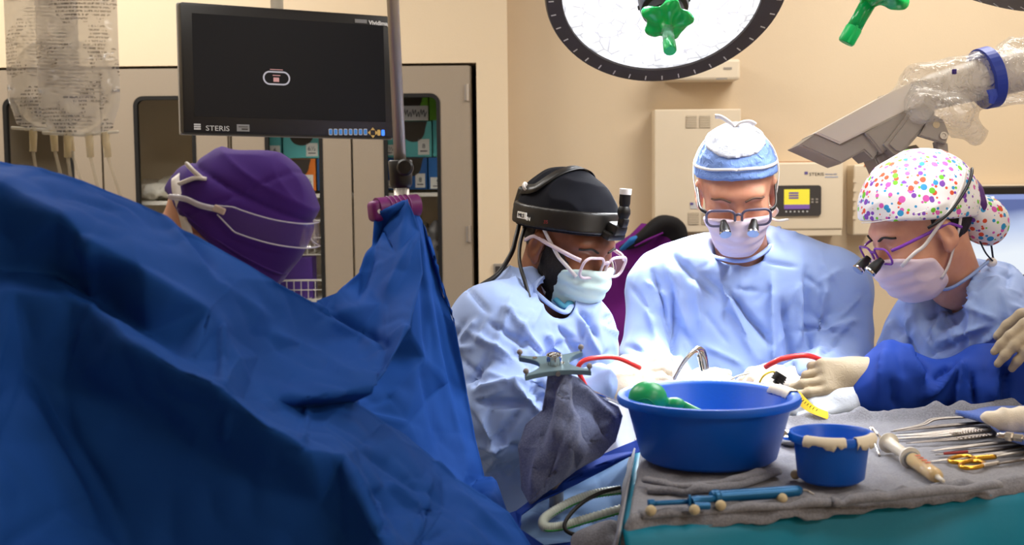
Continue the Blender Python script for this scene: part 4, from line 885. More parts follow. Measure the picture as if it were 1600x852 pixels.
tag(mkq('surgical_drape', np.vstack([V1, V2]), np.vstack([Q1, Q2+len(V1)]), M_DRAPE), 'royal blue surgical drape hung as a screen from the pole clamp', 'drape')
solid(bpy.data.objects['surgical_drape'], 0.0018)
# ================================================================== PEOPLE
W_ = PX
class Head:
    """local axes: +X face forward, +Y the person's left, +Z crown"""
    def __init__(s, c, yaw, pitch, roll=0, k=1.0):
        R = np.array(Matrix.Rotation(rad(yaw), 3, 'Z') @ Matrix.Rotation(rad(pitch), 3, 'Y') @ Matrix.Rotation(rad(roll), 3, 'X'))
        s.R = R.astype(np.float32); s.c = np.asarray(c, np.float32); s.k = k
        pr = [Ell((-0.012, 0, 0.036), (0.098, 0.0765, 0.090)), Ell((0.030, 0, -0.03), (0.064, 0.062, 0.085)), Ell((0.052, 0, -0.088), (0.036, 0.042, 0.032)), Ell((0.075, 0, 0.030), (0.022, 0.052, 0.016)),
              Ell((0.062, 0.038, -0.024), (0.028, 0.024, 0.024)), Ell((0.062, -0.038, -0.024), (0.028, 0.024, 0.024))]
        base = U(pr, 0.025)
        eyes = [Ell((0.079, y, 0.007), (0.0135, 0.0165, 0.0135)) for y in (-0.032, 0.032)]
        sock = [Ell((0.108, y, 0.006), (0.024, 0.021, 0.015)) for y in (-0.033, 0.033)]
        nose = U([Cap((0.088, 0, 0.018), (0.112, 0, -0.032), 0.008, 0.013), Ell((0.104, 0.012, -0.036), (0.012, 0.009, 0.009)), Ell((0.104, -0.012, -0.036), (0.012, 0.009, 0.009))], 0.008)
        lips = U([Ell((0.087, 0, -0.062), (0.010, 0.022, 0.007)), Ell((0.086, 0, -0.074), (0.010, 0.019, 0.008))], 0.004)
        rot = np.array(Matrix.Rotation(rad(12), 3, 'Y'))
        ear = [Ell((-0.006, y*0.0785, -0.004), (0.019, 0.010, 0.033), rot) for y in (-1, 1)]; lobe = [Ell((0.002, y*0.077, -0.031), (0.009, 0.007, 0.012)) for y in (-1, 1)]
        conch = [Ell((0.000, y*0.0905, -0.002), (0.0105, 0.010, 0.021), rot) for y in (-1, 1)]
        def f(q, full=True):
            d = base(q)
            for e in sock: d = smax(d, -e(q), 0.012)
            for e in eyes: d = smin(d, e(q), 0.006)
            d = smin(d, nose(q), 0.012); d = smin(d, lips(q), 0.006)
            for a, l in zip(ear, lobe): d = smin(d, smin(a(q), l(q), 0.008), 0.006)
            for c_ in conch: d = smax(d, -c_(q), 0.004)
            return d
        s.f = f; s.base = base
    def L(s, p): return ((np.asarray(p, np.float32)-s.c)@s.R)/s.k
    def W(s, q): return np.asarray(q, float)*s.k@s.R.T.astype(float)+s.c
    def sdf(s, p): return s.f(s.L(p))*s.k
    def mesh(s, f, lo, hi, h, smooth=1):
        V, Q = sdfmesh(f, lo, hi, h, smooth); return V, Q
    def part(s, name, f, lo, hi, h, m, parent, disp=None, smooth=1):
        V, Q = sdfmesh(f, lo, hi, h, smooth)
        if disp is not None: V = V+vnormals(V, Q)*disp(V)[:, None]
        return mkq(name, s.W(V), Q, m, parent)
    def snap(s, pts, off, f=None, n=10):
        P = smoothpath(pts, n); f = f or s.base
        for _ in range(6):
            p = P.astype(np.float32); d = f(p); g = np.stack([f(p+np.eye(3, dtype=np.float32)[i]*1e-3)-d for i in range(3)], 1); g /= np.linalg.norm(g, axis=1)[:, None]+1e-9
            P = P-g*(d-off)[:, None]
        return P
    def strap(s, name, pts, r, m, parent, off=0.003, f=None, flat=0.35, snap=True, n=8):
        P = s.snap(pts, off, f) if snap else smoothpath(pts, 8)
        return mk(name, tube(s.W(P), r*s.k, n, flat), m, parent, smooth=True)
    def rib(s, name, pts, w, m, parent, off=0.003, f=None, snap=True):
        """flat ribbon lying on the head"""
        P = s.snap(pts, off, f) if snap else smoothpath(pts, 8)
        f = f or s.base; p = P.astype(np.float32); d = f(p); g = np.stack([f(p+np.eye(3, dtype=np.float32)[i]*1e-3)-d for i in range(3)], 1); g /= np.linalg.norm(g, axis=1)[:, None]+1e-9
        T = np.gradient(P, axis=0); T /= np.linalg.norm(T, axis=1)[:, None]; B_ = np.cross(T, g); V = []; F = []
        for i in range(len(P)): V += [P[i]-B_[i]*w/2, P[i]+B_[i]*w/2]
        for i in range(len(P)-1): F.append((2*i, 2*i+1, 2*i+3, 2*i+2))
        o = mk(name, (s.W(np.array(V)), F), m, parent, smooth=True); solid(o, 0.0012, 0); return o
def plane(n, c):
    n = np.asarray(n, np.float32); n = n/np.linalg.norm(n); return lambda q: q@n-c
def isect(*fs, k=0.003):
    def f(q):
        d = fs[0](q)
        for g in fs[1:]: d = smax(d, g(q), k)
        return d
    return f
def body(H, prims, lo, hi, m, parent, h=0.0036):
    g = U(prims, 0.03)
    f = lambda p: smin(H.sdf(p), g(p), 0.02)
    V, Q = sdfmesh(f, lo, hi, h, 1); return mkq('body', V, Q, m, parent)
def gown(name, prims, lo, hi, m, parent, lines, h=0.0052, k=0.045, rough=0.012, seed=0, cut=None, stretch=(1, 1, 0.45)):
    f = U(prims, k)
    if cut is not None:
        g = f; f = lambda p: smax(g(p), cut(p), 0.01)
    V, Q = sdfmesh(f, lo, hi, h, 1); N = vnormals(V, Q); st = np.array(stretch)
    V = V+N*(rough*(ridged(V*st*9+seed)-0.6)+rough*0.55*(ridged(V*st*21+seed*2)-0.6))[:, None]
    N = vnormals(V, Q); V = folds(V, N, [(a, b, c, d, w*0.8, e*1.35) for a, b, c, d, w, e in lines])
    if lines:                                       # many small paper-like creases
        rg = np.random.RandomState(int(seed)+5); x, y, _ = PROJ(V); m0, m1 = np.percentile(x, 2), np.percentile(x, 98); y0, y1 = y.min(), min(852, y.max()); extra = []
        for _k in range(110):
            cx, cy, an, ln = rg.uniform(m0, m1), rg.uniform(y0, y1), rg.uniform(-1.2, 1.2)+(1.57 if rg.rand() < .5 else 0), rg.uniform(14, 40)
            extra.append((cx-ln*math.cos(an), cy-ln*math.sin(an), cx+ln*math.cos(an), cy+ln*math.sin(an), rg.uniform(3.0, 6.0), rg.choice([-1, 1])*rg.uniform(.004, .009)))
        V = folds(V, vnormals(V, Q), extra)
    V = lap(V, Q, 0.15)
    return mkq(name, V, Q, m, parent)
def legs(x, y, parent, z=0.62, hw=0.11):
    P = []
    for s in (-1, 1): P += [Cap((x+s*hw*0.8, y, z+.1), (x+s*hw, y, 0.1), 0.095, 0.06)]
    V, Q = sdfmesh(U(P, 0.03), (x-.35, y-.2, 0.03), (x+.35, y+.2, z+.25), 0.016, 1); mkq('trousers', V, Q, M_TROUSER, parent)
    for s in (-1, 1):
        V, Q = sdfmesh(isect(U([Cap((x+s*hw, y+.03, .05), (x+s*hw, y-.13, .03), .05, .042)], .02), plane((0, 0, -1), 0.0)), (x+s*hw-.08, y-.2, -0.02), (x+s*hw+.08, y+.12, .14), 0.008, 1); V[:, 2] = np.maximum(V[:, 2], 0.001); mkq('shoe', V, Q, M_SHOE, parent)
def hand(name, M, side, m, parent, curl=(25, 35, 25), curls=None, thumb=((0.6, 0.75, -0.25), (0.85, 0.35, -0.35)), cuff=0.06, s=1.0, spread=1.0, wr=0.033, h=0.0024):
    """gloved hand: wrist at origin, +X to the fingers, +Z back of the hand, thumb on +Y*side"""
    pr = [RBox((0.047, 0, -0.002), (0.088, 0.078, 0.030), 0.014), Ell((0.030, 0.022*side, -0.010), (0.030, 0.020, 0.017))]
    for i, (y, ln, r) in enumerate(((0.029, 0.074, 0.0098), (0.0095, 0.083, 0.0100), (-0.0105, 0.077, 0.0096), (-0.029, 0.062, 0.0086))):
        c = curls[i] if curls else curl; p = np.array([0.084-0.004*abs(i-1), y*side, 0.0]); a = 0; yaw = (1.5-i)*0.055*spread*side
        for j, fr in enumerate((0.46, 0.30, 0.24)):
            a += rad(c[j]); dr = np.array([math.cos(a)*math.cos(yaw), math.cos(a)*math.sin(yaw), -math.sin(a)]); q = p+dr*ln*fr
            pr.append(Cap(p, q, r*(1-0.08*j), r*(0.93-0.1*j))); p = q
    p = np.array([0.022, 0.030*side, -0.008])
    for j, (dv, ln, r) in enumerate(((thumb[0], 0.045, 0.0135), (thumb[1], 0.032, 0.0115), (thumb[1], 0.026, 0.0100))):
        dv = np.array([dv[0], dv[1]*side, dv[2]]); dv = dv/np.linalg.norm(dv)
        if j == 2: dv = dv+np.array([0.25, -0.25*side, -0.1]); dv /= np.linalg.norm(dv)
        q = p+dv*ln; pr.append(Cap(p, q, r, r*0.9)); p = q
    f1 = U(pr[:2], 0.012); fs = pr[2:]
    cf = Cap((-cuff, 0, 0), (0.02, 0, -0.002), wr*1.12, wr*0.88)
    def f(q):
        d = smin(f1(q), cf(q), 0.02)
        for g in fs: d = smin(d, g(q), 0.006)
        return smax(d, -(q[:, 0]+cuff), 0.003)
    V, Q = sdfmesh(f, (-cuff-.01, -.09, -.11), (.20, .09, .05), h, 1)
    N = vnormals(V, Q); V = V+N*(0.0022*(ridged(V*np.array([60, 25, 25])+3)-0.5)*np.clip((0.03-V[:, 0])/0.05, 0.15, 1))[:, None]
    if cuff > 0.02:
        V = V+N*(0.004*np.exp(-((V[:, 0]+cuff-0.003)/0.004)**2))[:, None]
    return mkq(name, (V*s)@M[:3, :3].T+M[:3, 3], Q, m, parent)
def HM(w, tip, back):
    """hand frame from wrist point, fingertip direction point and back-of-hand direction"""
    x = np.asarray(tip, float)-w; x /= np.linalg.norm(x); z = np.asarray(back, float); z = z-x*(x@z); z /= np.linalg.norm(z); M = np.eye(4); M[:3, 0] = x; M[:3, 2] = z; M[:3, 1] = np.cross(z, x); M[:3, 3] = w; return M
def glasses(H, parent, frame, c=(0.108, 0.034, 0.002), wh=(0.052, 0.036), r=0.0022, tilt=0.10, loupes=False, temple=None, ear_z=0.012):
    t_ = mk('glasses', (np.zeros((3, 3))+H.c.astype(float), [(0, 1, 2)]), frame, parent); Fs = []
    for s in (-1, 1):
        pts = []
        for (a, b_) in rrect(wh[0], wh[1], wh[1]*0.36, 5): pts.append((c[0]-0.10*abs(a+s*0)*0-0.12*max(0, s*a)-tilt*(-b_)*0, s*c[1]+a, c[2]+b_*(1.0)))
        pts = np.array(pts); pts[:, 0] += tilt*pts[:, 2]
        Fs.append(tube(H.W(pts), r*H.k, 8, closed=True))
        cen = pts.mean(0); mk('lens', (H.W(np.vstack([pts, cen+[0.002, 0, 0]])), [(i, (i+1) % len(pts), len(pts)) for i in range(len(pts))]), M_LENS, t_, smooth=True)
        o = np.array([c[0]-0.010, s*(c[1]+wh[0]/2), c[2]+wh[1]*0.28])
        tp = [o, o+[-0.02, s*0.012, 0.002], (0.02, s*0.081, ear_z), (-0.012, s*0.0845, ear_z), (-0.035, s*0.083, ear_z-0.018)]
        mk('temple', tube(H.W(smoothpath(tp, 8)), (r*0.95)*H.k, 8, 1.5), temple or frame, t_, smooth=True)
        if loupes:
            dv = np.array([0.93, -s*0.10, -0.36]); dv /= np.linalg.norm(dv); o = np.array([c[0]+0.001, s*c[1]*0.86, c[2]-0.006])
            Ml = np.eye(4); F_ = Fr((0, 0, 0), np.cross(dv, [0, 1.0, 0]), np.cross(dv, np.cross(dv, [0, 1.0, 0])))
            VF = lathe([(0.0065, 0), (0.0075, 0.006), (0.0105, 0.016), (0.0115, 0.030), (0.0115, 0.034), (0.010, 0.0345), (0.0, 0.033)], 24)
            V = VF[0]@F_[:3, :3].T+o; lp = mk('loupe', (H.W(V), VF[1]), M_BLACK, t_, autosmooth=40)
            VF = join(lathe([(0.0118, 0.030), (0.0125, 0.0325), (0.0118, 0.0352), (0.0105, 0.0352)], 24)); mk('loupe_ring', (H.W(VF[0]@F_[:3, :3].T+o), VF[1]), M_CHROME, lp)
    bp_ = smoothpath([(c[0], -(c[1]-wh[0]/2), c[2]+wh[1]*0.18), (c[0]+0.004, 0, c[2]+wh[1]*0.30), (c[0], c[1]-wh[0]/2, c[2]+wh[1]*0.18)], 6)
    Fs.append(tube(H.W(bp_), r*1.1*H.k, 8))
    V, F = join(*Fs); me = t_.data; me.clear_geometry(); me.from_pydata([tuple(v) for v in V], [], F); me.polygons.foreach_set('use_smooth', [True]*len(me.polygons)); me.update()
    return t_
def mask(H, parent, m, top=0.0, back=0.012, tilt=0.25, strapm=None, ear=True, lowtop=-0.006, fat=1.0, pleat=0.0012):
    hull = U([lambda q: H.base(q)-0.006, Ell((0.066, 0, -0.046), (0.056*fat, 0.052*fat, 0.066)), Cap((0.106, 0, -0.012), (0.112, 0, -0.034), 0.012, 0.014)], 0.02)
    f = isect(hull, plane((-1, 0, tilt), -back), plane((-0.4, 0, 1.0), top-0.048), plane((0.25, 0, -1.0), 0.132), k=0.004)
    return H.part('face_mask', f, (-.02, -.1, -.16), (.15, .1, .05), 0.0028, m, parent, disp=lambda V: pleat*np.sin(V[:, 2]*260)*np.clip((V[:, 0]-0.05)*30, 0, 1)+0.004*(ridged(V*np.array([20, 20, 34.]))-0.6))
def brows(H, parent, m):
    for s in (-1, 1): H.strap('eyebrow', [(0.097, s*0.014, 0.024), (0.093, s*0.032, 0.030), (0.080, s*0.052, 0.024)], 0.0035, m, parent, 0.0005, H.f, 0.6)

# ------------------------------------------------------------------ the middle surgeon
H = Head(W_(1150, 297, 2.80), -97, 27, 2, 1.03)
nb = W_(1163, 420, 2.96)
t = thing('person', 'surgeon in pale blue gown, white-topped blue bouffant cap and loupe glasses', 'person', (nb[0], nb[1], 0))
body(H, [Cap(H.W((-0.025, 0, -0.05)), nb+[0, 0.0, -0.01], 0.056, 0.062), Cap(nb+[-.13, 0, -.12], nb+[.13, 0, -.12], .07), Cap(nb+[0, 0, -.12], nb+[0, 0.02, -.4], .1, .11)], nb+[-.3, -.4, -.6], nb+[.3, .25, .36], M_SKIN1, t)
G = [Cap(W_(1080, 452, 2.94), W_(1250, 455, 2.94), .10), Cap(W_(1105, 470, 2.93), W_(1105, 640, 2.93), .13, .15), Cap(W_(1205, 470, 2.93), W_(1215, 640, 2.93), .13, .15),
     Cap(W_(1195, 392, 2.97), W_(1300, 448, 2.93), .055, .083), Cap(W_(1118, 402, 2.95), W_(1040, 450, 2.92), .05, .075),
     Cap(W_(1036, 458, 2.91), W_(1022, 585, 2.83), .074, .072), Cap(W_(1022, 585, 2.83), W_(1052, 612, 2.62), .072, .048),
     Cap(W_(1302, 462, 2.92), W_(1312, 585, 2.84), .078, .074), Cap(W_(1312, 585, 2.84), W_(1250, 600, 2.62), .072, .046),
     Cap(W_(1155, 640, 2.96), (nb[0], nb[1]+.02, .45), .2, .25)]
HL = Head(H.c, 0, 0)
neckhole = Cap(nb+[-.005, -.03, 0.03], H.W((0.0, 0, -0.11)), 0.058, 0.078)
L = [(1040, 400, 1075, 520, 9, .012), (1048, 395, 1120, 470, 8, -.012), (1112, 410, 1180, 560, 9, .012), (1130, 445, 1205, 540, 6, -.016), (1205, 430, 1210, 600, 7, .012), (1222, 470, 1240, 590, 7, -.016), (1262, 420, 1262, 560, 7, -.016), (1250, 450, 1245, 560, 8, .012), (1290, 440, 1275, 530, 8, .012),
     (1278, 520, 1340, 500, 6, .007), (1275, 560, 1350, 590, 7, -.012), (1285, 575, 1345, 560, 6, .01), (1020, 425, 1052, 540, 6, -.014), (1052, 440, 1056, 580, 6, -.016), (1010, 470, 1035, 560, 8, .008), (1085, 420, 1095, 520, 9, .009), (1145, 450, 1185, 455, 6, -.007), (1100, 540, 1160, 570, 6, .006), (1010, 440, 1050, 470, 5, .006), (1310, 500, 1345, 460, 5, .006)]
gown('gown', G, nb+[-.42, -.5, -1.05], nb+[.42, .35, .2], M_GOWN, t, L, rough=.012, seed=1, cut=lambda p: -neckhole(p))
mk('neckline', tube(smoothpath([W_(1100, 395, 2.9), W_(1125, 404, 2.83), W_(1160, 408, 2.80), W_(1188, 398, 2.83), W_(1212, 375, 2.92), W_(1216, 356, 2.98)], 8), 0.007, 10, 0.6), M_GOWN, t, smooth=True)
mk('scrub_collar', tube(smoothpath([W_(1185, 392, 2.9), W_(1200, 380, 2.94), W_(1207, 366, 2.98)], 8), 0.012, 10, 0.6), M_SCRUB, t, smooth=True)
mk('gown_tie', join(tube(smoothpath([W_(1206, 342, 2.93), W_(1216, 345, 2.9), W_(1230, 343, 2.92)], 6), [0.006]*13, 8, 0.4), tube(smoothpath([W_(1198, 330, 2.93), W_(1206, 322, 2.9), W_(1214, 328, 2.9), W_(1208, 336, 2.92)], 6), 0.006, 8, 0.5)), M_STRAP, t, smooth=True)
hx = lambda q: H.base(q)-0.010
capn = (0.30, 0, 1.0)
lowp = plane((0.34, 0, -1.0), -0.036)
H.part('cap_band', isect(hx, lowp, plane((0.0, 0, 1.0), 0.112)), (-.14, -.11, -.06), (.13, .11, .16), .0032, M_BLUECAP, t, disp=lambda V: 0.003*(ridged(V*np.array([30, 30, 90.]))-0.5))
H.part('cap_crown', isect(lambda q: H.base(q)-0.013, plane((0.0, 0, -1.0), -0.108)), (-.14, -.11, .07), (.13, .11, .16), .0032, M_WHITECAP, t, disp=lambda V: 0.005*(ridged(V*np.array([45, 45, 20.]))-0.5))
for z_ in (0.088,):
    H.rib('cap_tie', [(0.08, 0.0, z_), (0.055, .06, z_-.008), (-.02, .08, z_-.03), (-.10, 0.0, z_-.05), (-.02, -.08, z_-.03), (0.055, -.06, z_-.008), (0.08, 0, z_)], 0.006, M_STRAP, t, 0.0135)
for s in (-1, 1):
    H.rib('mask_strap', [(0.045, s*.062, -.015), (0.02, s*.078, .03), (-0.005, s*.082, .075), (-.02, s*.04, .125)], 0.006, M_STRAP, t, 0.0145)
    H.rib('mask_strap', [(0.03, s*.055, -.09), (-0.01, s*.062, -.085), (-.06, s*.045, -.075)], 0.006, M_STRAP, t, 0.004)
tp = H.W((-.02, 0, .141))
mk('cap_bow', join(*[tube(smoothpath([tp+[0, 0, -.004], tp+[s*.012, -.006, .006], tp+[s*.030, -.004, .008+.010*(s < 0)], tp+[s*.042, 0, .002+.018*(s < 0)]], 6), np.interp(np.linspace(0, 1, 19), [0, .3, 1], [.003, .007, .008]), 8, 0.45) for s in (-1, 1)]), M_STRAP, t, smooth=True)
mask(H, t, M_MASK, top=-0.002, back=0.008)
brows(H, t, M_BROW)
glasses(H, t, mat('grey_violet_frame', (84, 78, 98), 0.35), c=(0.116, 0.036, -0.004), wh=(0.058, 0.038), r=0.0028, loupes=True, temple=M_BLACK)
legs(nb[0], nb[1]+.02, t)
hand('glove', HM(W_(1040, 608, 2.63), W_(1120, 592, 2.56), (0, -.5, .85)), 1, M_GLOVEW, t, curl=(22, 30, 20))
hand('glove', HM(W_(1258, 597, 2.62), W_(1160, 580, 2.56), (0, -.45, .9)), -1, M_GLOVEW, t, curl=(28, 38, 25), thumb=((0.75, 0.5, -0.5), (0.95, 0.1, -0.45)))

# ------------------------------------------------------------------ the assistant with headlight
H = Head(W_(884, 381, 2.64), -46, 22, -2, 1.02)
nb = W_(846, 468, 2.68)
t = thing('person', 'assistant in pale blue gown with black cap, headlight, beard and mint mask', 'person', (nb[0], nb[1], 0))
body(H, [Cap(H.W((-0.025, 0, -0.05)), nb, 0.058, 0.064), Cap(nb+[-.09, -.08, -.12], nb+[.1, .08, -.12], .07), Cap(nb+[0, 0, -.12], nb+[-.02, 0.02, -.4], .1, .11)], nb+[-.3, -.35, -.6], nb+[.3, .28, .36], M_SKIN2, t)
G = [Cap(W_(845, 512, 2.66), W_(840, 700, 2.70), .125, .145), Cap(W_(840, 470, 2.70), W_(772, 512, 2.55), .048, .082), Cap(W_(885, 520, 2.62), W_(912, 534, 2.74), .045, .062), Cap(W_(800, 520, 2.6), W_(880, 530, 2.66), .10, .10),
     Cap(W_(772, 515, 2.52), W_(785, 640, 2.46), .080, .086), Cap(W_(785, 648, 2.46), W_(860, 640, 2.44), .082, .062), Cap(W_(860, 640, 2.44), W_(938, 606, 2.45), .062, .043),
     Cap(W_(908, 530, 2.76), W_(918, 600, 2.72), .058, .055), Cap(W_(918, 600, 2.72), W_(996, 618, 2.59), .050, .040),
     Cap(W_(800, 690, 2.66), (nb[0]-.05, nb[1]+.02, .45), .17, .23)]
nh1 = Cap(nb+[.005, -.03, 0.0], H.W((0.02, 0, -0.13)), 0.064, 0.075); nh2 = Cap(nb+[.0, -.04, 0.0], W_(878, 474, 2.52), 0.055, 0.028)
neckhole = lambda p: smin(nh1(p), nh2(p), .02)
L = [(800, 460, 770, 560, 7, .008), (765, 505, 830, 545, 5, -.010), (735, 520, 800, 560, 6, .010), (770, 560, 725, 600, 6, -.010), (790, 480, 850, 560, 8, .008), (870, 500, 920, 580, 8, -.010), (900, 490, 940, 560, 6, .010), (905, 480, 935, 530, 5, -.012), (740, 610, 830, 595, 8, .014), (745, 628, 820, 630, 6, -.014), (800, 600, 850, 650, 7, .012), (815, 640, 770, 700, 7, -.012), (750, 650, 775, 710, 7, .010), (830, 600, 850, 630, 6, -.012), (720, 560, 760, 600, 6, -.008), (850, 520, 880, 560, 7, .007), (765, 700, 800, 690, 6, .01), (720, 535, 745, 500, 5, .007)]
gown('gown', G, nb+[-.36, -.42, -1.05], nb+[.36, .3, .16], M_GOWN, t, L, rough=.013, seed=4, cut=lambda p: -neckhole(p))
mk('neckline', tube(smoothpath([W_(808, 424, 2.66), W_(832, 452, 2.575), W_(862, 478, 2.545), W_(883, 488, 2.54), W_(893, 478, 2.57), W_(905, 468, 2.64)], 8), 0.006, 10, 0.6), M_GOWN, t, smooth=True)
mk('scrub_collar', tube(smoothpath([W_(868, 468, 2.575), W_(883, 480, 2.56), W_(893, 470, 2.585)], 8), 0.008, 10, 0.6), M_SCRUB, t, smooth=True)
bl = plane((0.28, 0, -1.0), -0.030)
capf = lambda q: smin(H.base(q)-0.010, Ell((-.02, 0, .05), (.108, .085, .098))(q), .03)
H.part('cap', isect(capf, bl), (-.16, -.12, -.06), (.14, .12, .18), .0034, M_CAPN, t, disp=lambda V: 0.006*(ridged(V*np.array([22, 22, 26.]))-0.55)*np.clip((V[:, 2]-0.05)*20, 0.1, 1))
beard = isect(lambda q: H.base(q)-0.007, plane((0.0, 0, 1.0), 0.006), plane((-1.0, 0, 0.3), -0.014), plane((1.0, 0, -0.25), 0.074), lambda q: -Ell((0.085, 0, 0.02), (.05, .09, .04))(q))
H.part('beard', beard, (-.02, -.1, -.15), (.12, .1, .03), .003, M_BEARD, t, disp=lambda V: 0.0015*(vnoise(V*180)-0.5))
H.part('hair', isect(lambda q: H.base(q)-0.003, plane((-0.28, 0, 1.0), 0.045), plane((0.2, 0, -1.0), 0.03), plane((1, 0, 0), -0.022)), (-.13, -.1, -.05), (.02, .1, .08), .0034, M_HAIR, t)
band = isect(lambda q: capf(q)-0.006, plane((0.28, 0, -1), -0.034), plane((-0.28, 0, 1), 0.076))
hb = H.part('headband', band, (-.16, -.12, -.01), (.16, .12, .14), .0032, M_BLACK, t)
H.rib('top_band', [(-.09, -.05, .07), (-.05, -.075, .10), (-.03, -.03, .142), (-.03, .03, .142), (-.04, .07, .11)], 0.022, M_BLACK, t, 0.004, capf)
mk('band_buckle', (lambda VF: (H.W(VF[0]), VF[1]))(xf(box((0, 0, 0), (0.03, 0.028, 0.05), 0.008, 3), TR(-.128, -.02, .045))), M_BLACK, hb, autosmooth=40)
hl = mk('headlight', (lambda VF: (H.W(VF[0]), VF[1]))(join(box((0.112, 0.0, 0.082), (0.03, 0.034, 0.022), 0.006), box((0.122, 0.0, 0.100), (0.018, 0.018, 0.02), 0.005), box((0.108, 0.0, 0.066), (0.026, 0.05, 0.016), 0.005))), M_BLACK, t, autosmooth=40)
Mh = Fr((0.120, 0, 0.106), (0, 1, 0), np.cross((-0.30, 0, 0.95), (0, 1, 0)))
VF = xf(lathe([(0.009, 0), (0.013, 0.01), (0.0125, 0.018), (0.0095, 0.024), (0.011, 0.03), (0.011, 0.052), (0.0, 0.052)], 20), Mh); mk('lamp_barrel', (H.W(VF[0]), VF[1]), M_BLACK, hl, autosmooth=35)
VF = xf(lathe([(0.0113, 0.047), (0.0118, 0.05), (0.0118, 0.058), (0.0, 0.058)], 20), Mh); mk('lamp_cap', (H.W(VF[0]), VF[1]), M_STRAP, hl, autosmooth=35)
p0 = H.snap([(-.05, -.075, .038), (-.02, -.09, .046), (.01, -.09, .054)], 0.0175, capf)
M_t = Fr(H.W(p0[1]), H.W(p0[-1])-H.W(p0[0]), H.R[:, 2].astype(float))
mk('name_label', xf(box((0.018, 0.004, 0.002), (0.026, 0.013, 0.002)), M_t), M_PAPER, hb)
text('name_lettering', 'MLS', 0.0105, M_t@TR(0.0075, 0.0005, 0.0036), M_INK, hb)
M_t2 = Fr(H.W(p0[-1]), H.W(H.snap([(.01, -.09, .054), (.03, -.08, .06), (.055, -.07, .068)], .0175, capf)[-1])-H.W(p0[-1]), H.R[:, 2].astype(float))
text('band_lettering', 'IN', 0.011, M_t@TR(0.033, -0.004, 0.0036), M_PAPER, hb); text('band_lettering', '3S', 0.010, M_t2@TR(0.006, -0.004, 0.003), mat('dull_red_print', (120, 24, 20), .6), hb)
for s in (-1, 1):
    H.rib('mask_strap', [(0.080, s*.044, -.026), (0.05, s*.064, -.004), (0.02, s*.078, .022), (-.01, s*.084, .048)], 0.0075, M_STRAP, t, 0.008)
    H.rib('mask_strap', [(0.035, s*.056, -.092), (0.0, s*.062, -.085), (-.05, s*.05, -.072), (-.08, s*.02, -.06)], 0.0075, M_STRAP, t, 0.007)
bt = W_(822, 298, 2.62); mk('mask_bow', join(tube(smoothpath([bt+[.012, 0, -.012], bt+[-.004, -.01, .006], bt+[-.004, -.005, .014], bt+[.004, 0, .006]], 6), 0.005, 8, 0.5), tube(smoothpath([bt+[0, 0, -.012], bt+[-.008, 0, -.03], bt+[-.006, 0, -.045]], 6), 0.005, 8, 0.5)), M_STRAP, t, smooth=True)
mk('headlight_cord', join(tube(smoothpath([W_(812, 348, 2.68), W_(806, 372, 2.66), W_(799, 396, 2.62), W_(778, 428, 2.58), W_(752, 446, 2.56)], 8), 0.005, 8), tube(smoothpath([W_(822, 350, 2.62), W_(813, 380, 2.60), W_(812, 410, 2.57), W_(820, 440, 2.545), W_(828, 468, 2.53)], 8), 0.004, 8)), M_BLACK, t, smooth=True)
mask(H, t, M_MASKG, top=0.0, back=0.038, tilt=0.32, fat=1.07)
brows(H, t, M_HAIR)
glasses(H, t, M_FRAMEC, c=(0.113, 0.035, -0.002), wh=(0.056, 0.044), r=0.003)
legs(nb[0]-.05, nb[1]+.02, t)
hand('glove', HM(W_(945, 606, 2.45), W_(1045, 572, 2.46), (0.0, -.75, .65)), 1, M_GLOVEW, t, curl=(25, 32, 22), cuff=0.05, wr=0.04, thumb=((0.8, 0.5, -0.3), (0.95, 0.05, -0.35)))
hand('glove', HM(W_(1000, 618, 2.57), W_(1080, 614, 2.52), (0, -.4, .9)), -1, M_GLOVEW, t, curl=(25, 30, 22))
# ------------------------------------------------------------------ the nurse in the dotted cap
md = bpy.data.materials.new('polka_dot_cloth'); md.use_nodes = True; nt = md.node_tree; b = nt.nodes['Principled BSDF']; b.inputs['Roughness'].default_value = 0.7
tc = nt.nodes.new('ShaderNodeTexCoord'); prev = None; base_c = lin((240, 236, 234))
for i, (sc_, rdot, seed) in enumerate(((95, 0.27, 7.1), (58, 0.30, 3.3), (44, 0.30, 0.0))):
    mp = nt.nodes.new('ShaderNodeMapping'); mp.inputs['Location'].default_value = (seed, seed*.7, seed*.3); nt.links.new(tc.outputs['Object'], mp.inputs[0])
    vo = nt.nodes.new('ShaderNodeTexVoronoi'); vo.feature = 'F1'; vo.inputs['Scale'].default_value = sc_; vo.inputs['Randomness'].default_value = 0.75; nt.links.new(mp.outputs[0], vo.inputs['Vector'])
    cmp_ = nt.nodes.new('ShaderNodeMath'); cmp_.operation = 'LESS_THAN'; cmp_.inputs[1].default_value = rdot; nt.links.new(vo.outputs['Distance'], cmp_.inputs[0])
    hs = nt.nodes.new('ShaderNodeSeparateColor'); nt.links.new(vo.outputs['Color'], hs.inputs[0])
    cr = nt.nodes.new('ShaderNodeValToRGB'); cr.color_ramp.interpolation = 'CONSTANT'; nt.links.new(hs.outputs[0], cr.inputs[0])
    cols = [(128, 66, 178), (112, 200, 40), (226, 84, 48), (44, 150, 206), (222, 92, 182)]
    cr.color_ramp.elements[0].color = lin(cols[0]); cr.color_ramp.elements[1].position = 0.2; cr.color_ramp.elements[1].color = lin(cols[1])
    for k in (2, 3, 4): cr.color_ramp.elements.new(0.2*k).color = lin(cols[k])
    mx = nt.nodes.new('ShaderNodeMix'); mx.data_type = 'RGBA'; nt.links.new(cmp_.outputs[0], mx.inputs[0]); nt.links.new(cr.outputs[0], mx.inputs[7])
    if prev is None: mx.inputs[6].default_value = base_c
    else: nt.links.new(prev, mx.inputs[6])
    prev = mx.outputs[2]
nt.links.new(prev, b.inputs['Base Color'])
